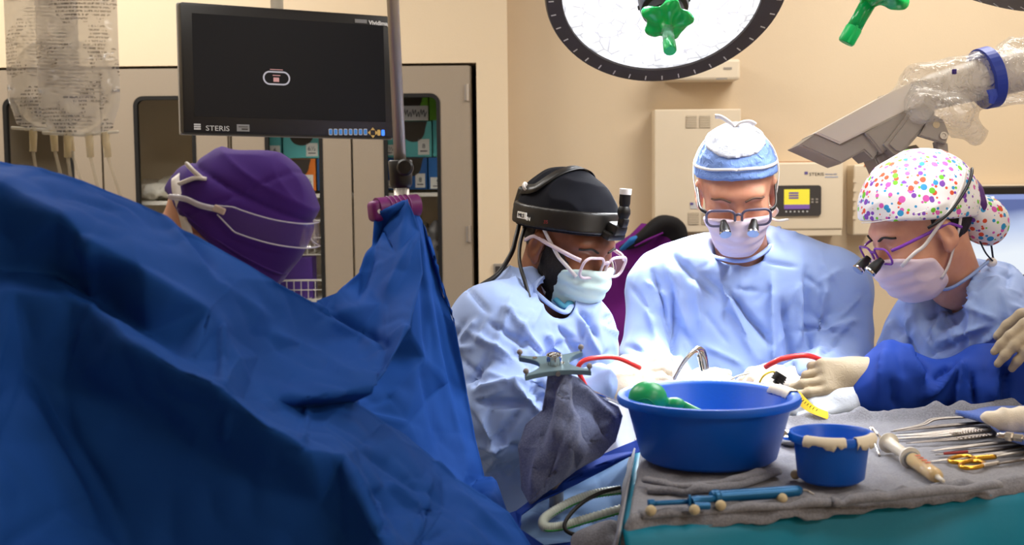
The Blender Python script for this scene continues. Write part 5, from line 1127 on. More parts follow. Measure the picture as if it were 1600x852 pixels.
H = Head(W_(1443, 360, 2.60), 190, 24, 0, 1.04)
nb = W_(1492, 442, 2.66)
t = thing('person', 'nurse in pale blue gown with a polka dot cap and bun, lilac mask', 'person', (nb[0], nb[1], 0))
body(H, [Cap(H.W((-0.028, 0, -0.05)), nb, 0.05, 0.056), Cap(nb+[.04, -.03, -.13], nb+[.04, .08, -.13], .055), Cap(nb+[0.04, 0.03, -.14], nb+[.05, 0.05, -.4], .08, .09)], nb+[-.36, -.3, -.6], nb+[.25, .28, .34], M_SKIN3, t)
G = [Cap(W_(1520, 505, 2.70), W_(1525, 700, 2.72), .13, .15), Cap(W_(1500, 452, 2.68), W_(1545, 500, 2.60), .05, .08), Cap(W_(1445, 515, 2.72), W_(1420, 600, 2.74), .06, .085), Cap(W_(1470, 470, 2.68), W_(1440, 530, 2.72), .045, .07), Cap(W_(1550, 470, 2.72), W_(1570, 560, 2.74), .07, .1),
     Cap(W_(1535, 505, 2.65), W_(1500, 600, 2.66), .080, .078), Cap(W_(1500, 600, 2.66), W_(1400, 615, 2.70), .072, .05), Cap(W_(1420, 560, 2.80), W_(1400, 610, 2.78), .06, .06),
     Cap(W_(1525, 690, 2.72), (nb[0]+.04, nb[1]+.02, .45), .17, .23)]
neckhole = Cap(nb+[-.02, -.0, 0.01], H.W((0.02, 0, -0.14)), 0.062, 0.07)
L = [(1500, 430, 1450, 540, 7, .010), (1485, 470, 1560, 500, 5, .008), (1520, 430, 1515, 590, 5, .008), (1450, 500, 1520, 470, 5, -.008), (1455, 540, 1540, 510, 6, .010), (1445, 560, 1500, 530, 5, -.008), (1560, 460, 1590, 560, 7, -.008), (1400, 500, 1440, 570, 7, -.012), (1395, 500, 1375, 550, 7, .010), (1430, 480, 1400, 560, 6, .008), (1530, 540, 1590, 500, 6, .008), (1530, 560, 1580, 560, 5, -.008), (1470, 580, 1520, 560, 5, .008)]
gown('gown', G, nb+[-.36, -.34, -1.0], nb+[.36, .36, .16], M_GOWN, t, L, rough=.013, seed=8, cut=lambda p: -neckhole(p))
mk('neckline', tube(smoothpath([W_(1452, 448, 2.64), W_(1480, 452, 2.595), W_(1510, 436, 2.585), W_(1540, 412, 2.60), W_(1550, 405, 2.66)], 8), 0.006, 10, 0.6), M_GOWN, t, smooth=True)
mk('gown_tie', ball(W_(1549, 410, 2.61), (0.012, 0.01, 0.010), 6), M_STRAP, t, smooth=True)
capf = lambda q: smin(H.base(q)-0.010, Ell((-.008, 0, .058), (.116, .088, .100))(q), .03)
H.part('cap', isect(capf, plane((0.40, 0, -1.0), -0.026)), (-.17, -.13, -.06), (.15, .13, .19), .0034, md, t, disp=lambda V: 0.004*(ridged(V*np.array([20, 20, 26.]))-0.55))
H.rib('cap_seam', [(0.098, 0.0, .065), (0.065, .065, .06), (-.03, .092, .05)], 0.002, M_STRAP, t, 0.0005, capf)
bun = U([Ell((-.122, .005, -.036), (.044, .046, .050)), Ell((-.100, 0, .0), (.03, .05, .045))], .02)
H.part('bun', bun, (-.21, -.08, -.12), (-.05, .08, .09), .0034, md, t, disp=lambda V: 0.003*(ridged(V*24)-0.5))
H.part('hair', isect(lambda q: H.base(q)-0.003, plane((-0.40, 0, 1.0), 0.036), plane((0.35, 0, -1.0), 0.025), plane((1, 0, 0.2), 0.02), lambda q: -Ell((0.0, .08, -.01), (.024, .03, .036))(q), lambda q: -Ell((0.0, -.08, -.01), (.024, .03, .036))(q)), (-.13, -.1, -.08), (.06, .1, .06), .0034, M_HAIR, t, disp=lambda V: 0.002*(vnoise(V*150)-0.5))
H.part('hair_tie', isect(lambda q: Ell((-.108, 0, .004), (.017, .054, .054), np.array(Matrix.Rotation(rad(-25), 3, 'Y')))(q)), (-.17, -.09, -.07), (-.06, .09, .12), .004, mat('purple_tie', (86, 44, 116), 0.6), t, disp=lambda V: 0.003*(ridged(V*40)-.5))
for s in (-1, 1):
    H.rib('mask_strap', [(0.078, s*.046, -.026), (0.045, s*.068, -.005), (0.01, s*.082, .022), (-.03, s*.09, .045), (-.09, s*.06, .085)], 0.007, M_STRAP, t, 0.004, capf)
    H.rib('mask_strap', [(0.03, s*.056, -.085), (-0.015, s*.07, -.05), (-.045, s*.086, .01), (-.075, s*.078, .06)], 0.007, M_STRAP, t, 0.008)
    H.strap('eyewear_strap', [(0.03, s*.082, .026), (-.01, s*.09, .034), (-.06, s*.08, .056), (-.10, s*.04, .075)], 0.004, M_BLACK, t, 0.006, capf, 0.7)
bw = W_(1484, 268, 2.60); mk('cap_bow', join(tube(smoothpath([bw+[-.004, 0, -.02], bw+[-.006, 0, .002], bw+[.003, 0, .012], bw+[.009, 0, .002], bw+[.004, 0, -.02]], 6), 0.0035, 8, 0.6), tube(smoothpath([bw+[-.012, 0, -.014], bw+[-.02, 0, .006], bw+[-.022, 0, .012]], 6), 0.0035, 8, 0.6)), M_STRAP, t, smooth=True)
mk('strap_tails', join(tube(smoothpath([W_(1508, 292, 2.6), W_(1518, 310, 2.6), W_(1545, 370, 2.62), W_(1552, 405, 2.62)], 8), 0.004, 8, 0.5), tube(smoothpath([W_(1530, 375, 2.6), W_(1540, 395, 2.6), W_(1551, 408, 2.6)], 8), 0.003, 8, 0.5)), mat('navy_strap', (24, 38, 64), 0.7), t, smooth=True)
mask(H, t, M_MASK, top=-0.002, back=0.046, tilt=0.45)
brows(H, t, M_HAIR)
glasses(H, t, mat('violet_frame', (124, 60, 168), 0.25), c=(0.112, 0.034, -0.002), wh=(0.050, 0.034), r=0.0022, loupes=True)
legs(nb[0]+.04, nb[1]+.02, t)
# ------------------------------------------------------------------ bowed head behind the drape
H = Head(W_(333, 382, 1.95), -6, 55, 0, 1.0)
nb = W_(300, 520, 2.05)
t = thing('person', 'bowed person in a purple cloth cap with clear goggles pushed up', 'person', (nb[0]-.15, nb[1]+.1, 0))
body(H, [Cap(H.W((-0.025, 0, -0.05)), nb, 0.054, 0.06), Cap(nb+[-.02, -.12, -.06], nb+[-.02, .14, -.06], .08), Cap(nb, nb+[-.12, 0.06, -.45], .1, .12)], nb+[-.4, -.25, -.6], nb+[.45, .35, .3], M_SKIN3, t)
G = [Cap(nb+[-.06, -.10, -.1], nb+[-.06, .16, -.1], .10), Cap(nb+[-.1, .03, -.1], nb+[-.16, .08, -.6], .15, .17), Cap(nb+[-.16, .08, -.6], (nb[0]-.15, nb[1]+.1, .45), .17, .22)]
gown('scrub_top', G, (nb[0]-.5, nb[1]-.3, .25), nb+[.2, .4, .08], M_SCRUB, t, [], h=.014, rough=.01, cut=lambda p: -Cap(nb+[.03, 0, 0.0], H.W((0.0, 0, -0.08)), .075, .08)(p))
legs(nb[0]-.15, nb[1]+.1, t)
capf = lambda q: smin(H.base(q)-0.009, Ell((-.004, 0, .062), (.098, .088, .116))(q), .03)
H.part('cap', isect(capf, plane((0.22, 0, -1.0), -0.022)), (-.17, -.13, -.1), (.15, .13, .24), .0036, M_PURPLE, t, disp=lambda V: 0.008*(ridged(V*np.array([9, 14, 16.])+2)-0.6)-0.007*np.exp(-np.abs((V[:, 2]-0.115-0.5*V[:, 0])/0.007))*(V[:, 2] > .03)+0.005*np.exp(-np.abs((V[:, 2]-0.14-0.4*V[:, 0])/0.008))-0.003*np.exp(-np.abs((V[:, 0]+0.045-0.2*V[:, 2])/0.003)))
for pts in ([(.092, -.04, .075), (.03, -.09, .062), (-.05, -.08, .05)], ):
    H.rib('cap_hem', [(.096, 0, .066), (.07, -.06, .058), (0.0, -.092, .034), (-.06, -.08, .014)], 0.003, M_PURPLE, t, 0.002, capf)
H.rib('mask_strap', [(.005, -.082, -.03), (-.013, -.085, 0.0), (-.05, -.075, .018), (-.087, -.03, .03)], 0.016, M_STRAP, t, 0.013)
bw = W_(306, 274, 1.87); mk('mask_bow', join(tube(smoothpath([bw+[.015, 0, -.006], bw+[0, -.004, -.004], bw+[-.024, 0, -.012]], 6), 0.0085, 8, 0.4), tube(smoothpath([bw+[.008, 0, -.004], bw+[-.004, -.004, .008], bw+[-.012, 0, .016]], 6), 0.0085, 8, 0.4)), M_STRAP, t, smooth=True)
brows(H, t, M_HAIR)
mask(H, t, M_MASK)
gg = mk('goggles', tube(H.W(H.snap([(-.075, -.06, .014), (-.06, -.08, .034), (-.04, -.088, .048), (-.02, -.09, .066)], .006, capf)), 0.0035, 8, 1.3), mat('goggle_arm', (216, 212, 222), 0.1, alpha=0.6), t, smooth=True)
P = H.snap([(-.021, -.09, .066), (.010, -.088, .086), (.040, -.072, .108), (.064, -.04, .130), (.074, 0.0, .142), (.064, .04, .130), (.040, .072, .108)], .010, capf)
up = H.R[:, 0].astype(float)*0.75-H.R[:, 2].astype(float)*0.5
Pw = H.W(P); V = []; F = []; nseg = len(Pw)
for i in range(nseg):
    u = i/(nseg-1); hgt = 0.040*min(1, 0.35+6*min(u, 1-u)); nb_ = 6
    for j in range(nb_):
        s = j/(nb_-1)-0.35; V.append(Pw[i]+up*hgt*s)
for i in range(nseg-1):
    for j in range(nb_-1): F.append((i*nb_+j, i*nb_+j+1, (i+1)*nb_+j+1, (i+1)*nb_+j))
solid(mk('goggle_lens', (np.array(V), F), M_GOGGLE, gg, smooth=True), 0.002, 0)
V = np.array(V).reshape(nseg, nb_, 3); mk('goggle_edge_glint', join(tube(V[:, 0], .0012, 6), tube(V[:, -1], .0012, 6)), mat('goggle_glint', (228, 224, 240), .1, alpha=.6), gg, smooth=True)  # whitish tubes stand in for the glint along the lens edges
mk('goggle_hinge', xf(box((0, 0, 0), (0.018, 0.010, 0.006), 0.002), Fr(H.W(P[1]), H.W(P[4])-H.W(P[0]), up)), mat('goggle_brass', (220, 200, 190), 0.2, alpha=0.8), gg)
# ------------------------------------------------------------------ scrub nurse reaching in (dark blue gown)
nb = W_(1880, 430, 2.62)
H = Head(nb+np.array([-.03, 0, .16]), 178, 20, 0, 1.0)
t = thing('person', 'reaching person in dark blue gown with tan gloves, holding a black cable', 'person', (nb[0]+.05, nb[1], 0))
body(H, [Cap(H.W((-0.025, 0, -0.05)), nb, 0.052, 0.058), Cap(nb+[.02, -.12, -.12], nb+[.02, .12, -.12], .07), Cap(nb+[0.02, 0, -.12], nb+[.03, 0.0, -.4], .1, .11)], nb+[-.3, -.3, -.6], nb+[.25, .28, .36], M_SKIN3, t, h=.006)
H.part('cap', isect(lambda q: H.base(q)-0.01, plane((-0.14, 0, -1.0), -0.03)), (-.17, -.13, -.06), (.15, .13, .19), .006, M_BLUECAP, t)
mask(H, t, M_MASK)
G = [Cap(nb+[.03, -.1, -.14], nb+[.03, .12, -.14], .10), Cap(nb+[.04, 0, -.15], nb+[.06, 0, -.6], .15, .17), Cap(nb+[.06, 0, -.6], (nb[0]+.05, nb[1], .45), .17, .22),
     Cap(nb+[0, .0, -.12], W_(1660, 600, 2.46), .085, .085), Cap(W_(1660, 600, 2.46), W_(1540, 606, 2.46), .085, .066), Cap(W_(1540, 606, 2.46), W_(1440, 612, 2.45), .064, .056), Cap(W_(1405, 566, 2.46), W_(1392, 610, 2.45), .040, .066), Cap(W_(1420, 600, 2.45), W_(1368, 592, 2.45), .06, .052), Cap(W_(1390, 600, 2.42), W_(1370, 630, 2.42), .045, .045), Cap(W_(1535, 575, 2.46), W_(1525, 620, 2.44), .035, .06),
     Cap(nb+[0, -.10, -.12], W_(1720, 590, 2.36), .08, .075), Cap(W_(1720, 590, 2.36), W_(1650, 512, 2.37), .07, .05)]
L = [(1410, 540, 1440, 600, 8, .012), (1385, 545, 1370, 620, 8, .008), (1425, 555, 1445, 585, 7, -.016), (1440, 620, 1500, 575, 9, .014), (1460, 600, 1490, 570, 7, -.012), (1505, 565, 1495, 640, 7, .012), (1515, 580, 1520, 640, 6, -.012), (1560, 560, 1545, 630, 8, .012), (1575, 570, 1570, 640, 6, -.014), (1395, 590, 1400, 640, 6, -.008)]
gown('gown', G, (nb[0]-.82, nb[1]-.48, .25), nb+[.3, .35, .02], M_DRAPE2, t, [(a, b, c, d, w, e*1.4) for a, b, c, d, w, e in L], h=.0065, k=.03, rough=.018, seed=12)
legs(nb[0]+.05, nb[1], t)
hand('glove', HM(W_(1350, 590, 2.44), W_(1214, 588, 2.42), (0, -.85, .5)), 1, M_GLOVET, t, curls=[(6, 14, 14), (20, 40, 30), (40, 60, 40), (48, 62, 40)], thumb=((0.85, 0.35, -0.35), (0.98, -0.05, -0.1)), cuff=0.05, wr=0.041, s=0.98)
hand('glove', HM(W_(1330, 626, 2.42), W_(1240, 640, 2.40), (0, -.5, .85)), -1, M_GLOVEB, t, curl=(25, 35, 25), cuff=0.05, wr=0.036, s=0.92)
hand('glove', HM(W_(1668, 486, 2.36), W_(1580, 552, 2.33), (-.5, -.8, .4)), -1, M_GLOVET, t, curls=[(8, 14, 10), (10, 16, 12), (16, 20, 14), (22, 26, 18)], thumb=((0.6, 0.6, -0.5), (0.9, 0.2, -0.5)), cuff=0.03, spread=0.1)
# ================================================================== INSTRUMENT TABLE
ZT_ = 1.035
def T(x, y, dz=0.0): return PXZ(x, y, ZT_+dz)
FL, FRr, BLk, BRk = T(972, 822), T(1680, 750), T(1000, 668), T(1680, 650)
def lerp2(u, v): return (BLk*(1-u)+BRk*u)*(1-v)+(FL*(1-u)+FRr*u)*v
cen = lerp2(.5, .5)
t = thing('instrument_table', 'instrument table covered with a glossy teal drape', 'table', (cen[0], cen[1], 0))
ux = (FRr-FL); ux /= np.linalg.norm(ux); uy = np.array([-ux[1], ux[0], 0])
top = np.array([lerp2(0, 0), lerp2(1, 0), lerp2(1, 1), lerp2(0, 1)])
Vt = np.vstack([top-[0, 0, .012], top-[0, 0, .04]]); mk('table_top', (Vt, [(0, 3, 2, 1), (4, 5, 6, 7), (0, 1, 5, 4), (1, 2, 6, 5), (2, 3, 7, 6), (3, 0, 4, 7)]), M_STEELB, t)
for (u, v) in ((.06, .12), (.94, .12), (.06, .88), (.94, .88)):
    p = lerp2(u, v); lg = mk('leg', tube([(p[0], p[1], ZT_-.04), (p[0], p[1], 0.06)], .016, 12), M_STEELB, t, smooth=True)
    mk('caster', xf(lathe([(0, -.014), (.027, -.014), (.03, -.008), (.03, .008), (.027, .014), (0, .014)], 18), TR(p[0], p[1], .03)@RX(math.pi/2)), M_BLACK, lg)
def teal(u, v):
    # v 0..0.3 top, then hangs down the front
    if v < 0.3:
        p = lerp2(u, v/0.3); p[2] -= 0.004; return p
    p = lerp2(u, 1.0); k = (v-0.3)/0.7
    w = 0.018*math.sin(u*21+1)*k+0.012*math.sin(u*47+2*k)*k+0.010*math.sin(u*9+k*7)
    out = -uy*(0.012*math.sin(min(1, k*8)*math.pi/2)+max(w, -0.004)+0.03*min(1, k*3)+0.05*k*k)
    p = p+out; p[2] -= 0.004+0.02*(1-math.cos(min(1, k*10)*math.pi/2))*0+k*0.62; return p
solid(mk('teal_drape', grid(teal, 110, 60), M_TEAL, t, smooth=True), 0.0015)
def tealL(u, v):
    p = lerp2(0, u); k = v
    p = p-ux*(0.01*min(1, k*8)+0.014*math.sin(u*14)*k+0.03*k*k); p[2] -= 0.004+k*0.6; return p
solid(mk('teal_side', grid(tealL, 50, 30), M_TEAL, t, smooth=True), 0.0015)
# ------------------------------------------------------------------ grey towel on the table
def towel(u, v):
    p = lerp2(-0.004+u*1.0, v*1.03); n = vnoise(np.array([[u*34, v*16, 1.0], [u*90, v*40, 4.0]]))
    z = 0.003+0.004*n[0]+0.002*n[1]
    z += (0.006+0.016*min(1, max(0, (u-.25)*3)))*math.exp(-((v-0.02)/0.035)**2)*(0.5+n[0])+0.010*math.exp(-((v-0.97)/0.03)**2)*(0.4+n[0])
    if v > 0.955: z -= (v-0.955)/0.045*(0.018+0.15*math.exp(-(u/.075)**2)*max(0, (v-.965)/.035))
    if v > 0.93: p = p-uy*0.02*(vnoise(np.array([[u*9, 3., 8.]]))[0]-0.5)
    if u < 0.02: z -= (0.02-u)*1.5
    p[2] += z; return p
tw = solid(mk('grey_towel', grid(towel, 150, 70), M_TOWELG, None, smooth=True), 0.003, 1)
tag(tw, 'grey cotton towel spread under the basins and instruments', 'towel')
def hang(u, v):
    p = lerp2(-0.004, 0.12+u*0.95); k = v
    p = p-ux*(0.012*min(1, k*6)+0.03*(vnoise(np.array([[u*7, k*2, 5.]]))[0]-0.3)*k+0.008*math.sin(u*22)*k); p[2] += 0.004-k*(0.16+0.12*u); return p
solid(mk('hanging_corner', grid(hang, 50, 30), M_TOWELG, tw, smooth=True), 0.003, 1)
def fold(pts, r, nm, seed, fl=0.6):
    P = smoothpath([T(a, b, c) for a, b, c in pts], 10); n = vnoise(np.stack([np.arange(len(P))*0.35, np.full(len(P), seed), np.zeros(len(P))], 1))
    P[:, 2] += 0.006*(n-0.5); mk(nm, tube(P, r*(0.75+0.5*n), 12, fl), M_TOWELG, tw, smooth=True)
fold([(1012, 765, .012), (1080, 766, .014), (1150, 758, .014), (1212, 738, .012)], 0.010, 'towel_fold', 1)
fold([(1008, 750, .018), (1060, 757, .022), (1150, 750, .02), (1208, 733, .016)], 0.008, 'towel_fold', 2)
fold([(1300, 786, .008), (1360, 780, .012), (1440, 772, .014), (1560, 757, .012)], 0.010, 'towel_fold', 3)
fold([(1000, 808, .006), (1080, 800, .008), (1200, 792, .008), (1310, 784, .008)], 0.009, 'towel_fold', 4)
# blue towel under the gauze
def tsheet(poly, dz, amp, levels=3):
    P = [Vector((a, b)) for a, b in poly]; r = delaunay_2d_cdt(P, [(i, (i+1) % len(P)) for i in range(len(P))], [], 1, .001); bm = bmesh.new()
    bv = [bm.verts.new((v.x, v.y, 0)) for v in r[0]]; [bm.faces.new([bv[i] for i in f]) for f in r[2]]
    for _ in range(levels):
        bmesh.ops.subdivide_edges(bm, edges=list(bm.edges), cuts=1, use_grid_fill=True); bmesh.ops.triangulate(bm, faces=[f for f in bm.faces if len(f.verts) > 3])
    V, F = bmout(bm); W = np.array([T(a, b, dz) for a, b, _ in V]); W[:, 2] += amp*(vnoise(W*26)-0.3); return W, F
o = mk('blue_towel', tsheet([(1492, 652), (1545, 668), (1572, 692), (1620, 705), (1715, 700), (1715, 640), (1600, 640)], 0.024, 0.012), M_TOWELB, None, smooth=True)
tag(solid(o, 0.008, -1), 'blue cotton towel folded at the end of the instrument table', 'towel')
# ------------------------------------------------------------------ basins
def basin(cx_px, cy_px, depth, R, r0, h, label, name, tapes, lip=0.014):
    c = PX(cx_px, cy_px, depth); z0 = ZT_+0.014; X, Y = c[0], c[1]; h = c[2]-z0
    t = thing(name, label, 'basin', (X, Y, z0), 'blue plastic basins')
    w = 0.0035
    pr = [(0.0, 0.0), (r0-.008, 0.0), (r0, 0.006), (R-lip, h-.016), (R-lip+.002, h-.012), (R, h-.012), (R+.002, h-.006), (R, h), (R-lip*.7, h), (R-lip-.002, h-.006), (r0-.004, 0.010), (r0-.010, 0.005), (0.0, 0.005)]
    mk('bowl', xf(lathe(pr, 96), TR(X, Y, z0)), M_BASIN, t, autosmooth=50)
    for (a0, a1, top_, bot, sd) in tapes:
        V = []; F = []; n = 26
        for i in range(n):
            a = rad(a0+(a1-a0)*i/(n-1)); e = 0.004*(vnoise(np.array([[i*.5, sd, 0.]]))[0]-.5)*2
            ca, sa = math.cos(a), math.sin(a)
            for (rr, zz) in ((R-lip*1.2-.002, h-.010+e*.3), (R-lip*.8, h+.002), (R+.001, h+.002), (R+.0045, h-.006), (R+.0035, h-.011-bot-e*1.2)): V.append((X+rr*ca, Y+rr*sa, z0+zz))
        for i in range(n-1):
            for j in range(4): F.append((i*5+j, i*5+j+1, (i+1)*5+j+1, (i+1)*5+j))
        solid(mk('paper_tape', (np.array(V), F), M_TAPE, t, smooth=True), 0.0008, 0)
    return X, Y, z0, h
bX, bY, bz, bh = basin(1107, 616, 2.0, 0.141, 0.106, 0, 'large blue plastic basin with a green bulb inside', 'basin', [(4, 32, 0, 0.004, 1)])
basin(1299, 675, 1.85, 0.060, 0.0475, 0, 'small blue plastic tub with torn tape round the rim', 'basin', [(218, 275, 0, .001, 2), (290, 340, 0, .001, 3)], 0.007)
# green bulb syringe in the basin
p = PX(1012, 622, 1.98); p2_ = PX(1054, 632, 1.99)
def fb(q): return smin(Ell(p, (.030, .030, .026))(q), Ell(p2_, (.017, .013, .011))(q), .010)
V, Q = sdfmesh(fb, np.minimum(p, p2_)-.05, np.maximum(p, p2_)+.05, .0028, 1); t = thing('bulb_syringe', 'shiny green rubber bulb resting inside the large basin', 'bulb', (p[0], p[1], bz))
mkq('bulb', V, Q, M_GREEN, t); mk('bulb_seam', tube(smoothpath([p+[-.02, -.0235, .0], p+[-.004, -.03, .004], p+[.01, -.029, -.008]], 6), .0009, 6), M_GREEN, t)
mk('nozzle', tube([p2_+[.01, 0, -.002], p2_+[.05, .02, -.02], p2_+[.09, .05, -.055]], [.008, .005, .004], 12), M_GREEN, t, smooth=True)
# ------------------------------------------------------------------ instruments
def on(pts, r, n=10, flat=1.0, sm=8, up=None): P = smoothpath([T(*q) for q in pts], sm); return tube(P, np.interp(np.linspace(0, 1, len(P)), np.linspace(0, 1, len(np.atleast_1d(r))), np.atleast_1d(r)), n, flat, up=up)
UP = (0, 0, 1)
# blue cautery handle
t = thing('cautery_handle', 'blue bayonet instrument handle with a bent metal tip on the towel edge', 'instrument', T(1140, 782))
mk('shaft', on([(1020, 787, .022), (1080, 784, .022)], .0035), mat('blue_anodised', (14, 96, 150), 0.3, 0.3), t, smooth=True)
MB_ = MATS['blue_anodised']
mk('end_cap', on([(1013, 787, .022), (1022, 786.5, .022)], [.0055, .0055]), MB_, t, smooth=True)
mk('collar', join(on([(1076, 786, .022), (1079, 786, .022)], .011), on([(1079, 786, .022), (1090, 784, .022), (1116, 779, .022)], [.008, .0085, .004]), on([(1084, 791, .020), (1108, 791, .018)], [.005, .005])), MB_, t, autosmooth=40)
mk('grip', on([(1114, 778, .022), (1120, 777, .022), (1130, 776, .022), (1238, 768.5, .022), (1241, 768, .022)], [.010, .0105, .0085, .0085, .006]), MB_, t, smooth=True)
mk('tip', on([(1240, 768, .022), (1256, 766, .020), (1263, 768, .016), (1272, 773, .012)], [.0022, .002, .0018, .0012], 8), M_STEELB, t, smooth=True)
for i, (a, b_) in enumerate(((1017, 798), (1085, 797), (1126, 790), (1222, 779), (1243, 742))):
    c = T(a, b_, .016); o = mk('cotton_ball', ball(c, (.0075, .0075, .0072), 8), mat('cotton', (198, 182, 148), 0.95, bump=(300, .5, .002)), None, smooth=True)
    tag(o, ['small beige cotton ball beside the end cap of the blue handle', 'small beige cotton ball under the collar of the blue handle', 'small beige cotton ball under the start of the blue grip', 'small beige cotton ball below the bent metal tip', 'small beige cotton ball next to the small blue tub'][i], 'cotton ball', 'cotton balls on the grey towel')
# syringe
a, b_ = T(1388, 692, .024), T(1474, 752, .018); ax = b_-a; Ls = np.linalg.norm(ax); Ms = Fr(a, np.cross(ax, UP), np.cross(ax, np.cross(ax, UP)))
t = thing('syringe', 'clear syringe filled with amber fluid lying beside the small tub', 'syringe', a)
q = lambda f: f*Ls
mk('barrel', xf(lathe([(.0115, q(.42)), (.0115, q(.86)), (.010, q(.90)), (.004, q(.92))], 28), Ms), mat('syringe_clear', (250, 246, 236), 0.05, trans=0.6, alpha=0.35), t, smooth=True)
mk('fluid', xf(lathe([(.0, q(.46)), (.0105, q(.46)), (.0105, q(.855)), (.009, q(.895)), (0, q(.9))], 24), Ms), mat('amber_fluid', (222, 186, 118), 0.15, sub=0.2), t, smooth=True)
mk('plunger', xf(join(lathe([(0, 0), (.016, 0), (.0165, .003), (.012, .006), (.0095, .010), (.0085, q(.40)), (.0105, q(.42)), (.0105, q(.45)), (0, q(.455))], 28)), Ms), mat('plunger_white', (226, 216, 196), 0.35, trans=.2), t, autosmooth=40)
mk('flange', xf(lathe([(.0115, q(.415)), (.0165, q(.415)), (.0165, q(.432)), (.0115, q(.432))], 28), Ms), M_WHITE, t)
mk('nozzle', xf(lathe([(.004, q(.90)), (.0032, q(.94)), (.0028, q(1.0)), (0, q(1.0))], 16), Ms), M_WHITE, t, smooth=True)
mk('seal', xf(lathe([(.0112, q(.45)), (.0117, q(.455)), (.0117, q(.47)), (.0112, q(.475))], 28), Ms), M_DKGREY, t)
Mr = Ms@RZ(0); fl_ = (np.linalg.inv(Ms)@np.append(a+[0, -.1, .2], 1))[:2]; an = math.atan2(fl_[1], fl_[0])
for k in range(4): mk('scale_mark', xf(box((.0118, .0, q(.56+.06*k)), (.0006, .008, .004)), Ms@RZ(an)), mat('red_print', (206, 92, 60), .6), t)
# retractor wire
t = thing('wire_retractor', 'thin bent steel wire retractor standing behind the syringe', 'instrument', T(1380, 690))
mk('wire', join(tube(smoothpath([T(1374, 712, .008), T(1366, 690, .02), T(1361, 672, .036), T(1362, 668, .038), T(1372, 680, .03), T(1383, 692, .016)], 6), .0022, 8)), M_STEEL, t, smooth=True)
mk('blade', tube([T(1376, 684, .028), T(1386, 694, .012)], [.004, .006], 8, .3), M_STEELB, t); mk('arm', tube([T(1383, 680, .028), T(1404, 706, .010)], .0024, 8), M_STEEL, t, smooth=True)
# forceps and clamps
def forceps(pts, w, label, teeth=0, dark=False, name='forceps'):
    P = smoothpath([T(a_, b_, c_) for a_, b_, c_ in pts], 10); n = len(P); t = thing(name, label, 'forceps', P[n//2], 'steel instruments on the grey towel')
    s_ = np.linspace(0, 1, n); side = np.array([-(P[-1]-P[0])[1], (P[-1]-P[0])[0], 0]); side /= np.linalg.norm(side)
    for sg in (-1, 1):
        Q_ = P+side*(sg*w*0.9*np.sin(np.clip(s_, 0, 1)*math.pi*0.9)**0.8)[:, None]; Q_[:, 2] += sg*0.0
        am = mk('arm', tube(Q_, np.interp(s_, [0, .3, .7, 1], [.0014, .0024, w*0.95, w*0.8]), 8, 0.5, up=UP), mat('instrument_steel', (158, 150, 142), .4, .9) if not dark else mat('dark_steel', (112, 104, 98), .4, .9), t, smooth=True)
        if teeth and sg < 0:
            for k in range(teeth):
                i = int(n*(0.5+0.42*k/teeth)); mk('rib', tube([Q_[i]+side*w*.8+[0, 0, w*.4], Q_[i]-side*w*.8+[0, 0, w*.4]], .0011, 5), M_STEEL, am)
    return t
forceps([(1396, 673, .014), (1440, 664, .018), (1462, 655, .022), (1520, 652, .020)], .004, 'steel forceps with wavy arms lying behind the other instruments')
forceps([(1392, 675, .012), (1450, 668, .016), (1540, 660, .018)], .0045, 'slim dark steel forceps behind the serrated pair', dark=True)
forceps([(1394, 681, .012), (1450, 678, .014), (1540, 668, .018)], .005, 'plain steel forceps touching the serrated pair')
forceps([(1396, 686, .010), (1465, 681, .014), (1500, 677, .016), (1545, 672, .018)], .007, 'broad serrated steel forceps with a red speck', teeth=16)
forceps([(1416, 693, .010), (1495, 686, .014), (1552, 680, .018)], .006, 'ribbed-handle steel forceps in front of the serrated pair', teeth=14, dark=True)
forceps([(1455, 705, .010), (1510, 698, .012), (1590, 690, .012)], .004, 'steel clamp lying just under the edge of the blue towel')
forceps([(1462, 711, .010), (1520, 706, .012), (1600, 697, .012)], .005, 'steel clamp with blood-stained jaws', dark=True)
mk('blood_stain', tube([T(1475, 709, .0150), T(1512, 706, .0165)], .0022, 6), mat('blood', (150, 28, 20), .3), bpy.data.objects['forceps.006'])
forceps([(1450, 722, .010), (1520, 714, .012), (1610, 703, .012)], .004, 'thin steel clamp behind the gold scissor rings')
t = thing('gold_scissors', 'surgical scissors with two gold ring handles and steel blades', 'scissors', T(1530, 722))
def ringh(cx, cy, rx, ry, dz):
    P = [T(cx+rx*math.cos(a)*1.0, cy+ry*math.sin(a)-0.07*rx*math.cos(a), dz) for a in np.linspace(0, 2*math.pi, 28, endpoint=False)]; return tube(P, .0036, 8, closed=True)
mk('ring_handle', ringh(1502, 718, 19, 4.6, .014), M_GOLD, t, smooth=True); mk('ring_handle', ringh(1519, 726.5, 19, 5, .012), M_GOLD, t, smooth=True)
mk('shank', on([(1520, 717, .014), (1555, 714, .014)], .0042), M_GOLD, t, smooth=True); mk('shank', on([(1535, 728, .012), (1560, 724, .012)], .0036), M_STEELB, t, smooth=True)
mk('blade', on([(1552, 714, .014), (1600, 706, .014), (1670, 697, .012)], [.004, .0045, .001], 8, .4, up=UP), M_STEELB, t, smooth=True); mk('blade', on([(1556, 725, .012), (1600, 718, .012), (1670, 704, .012)], [.004, .0055, .001], 8, .4, up=UP), mat('dark_steel', (120, 112, 104), .35, 1.), t, smooth=True)
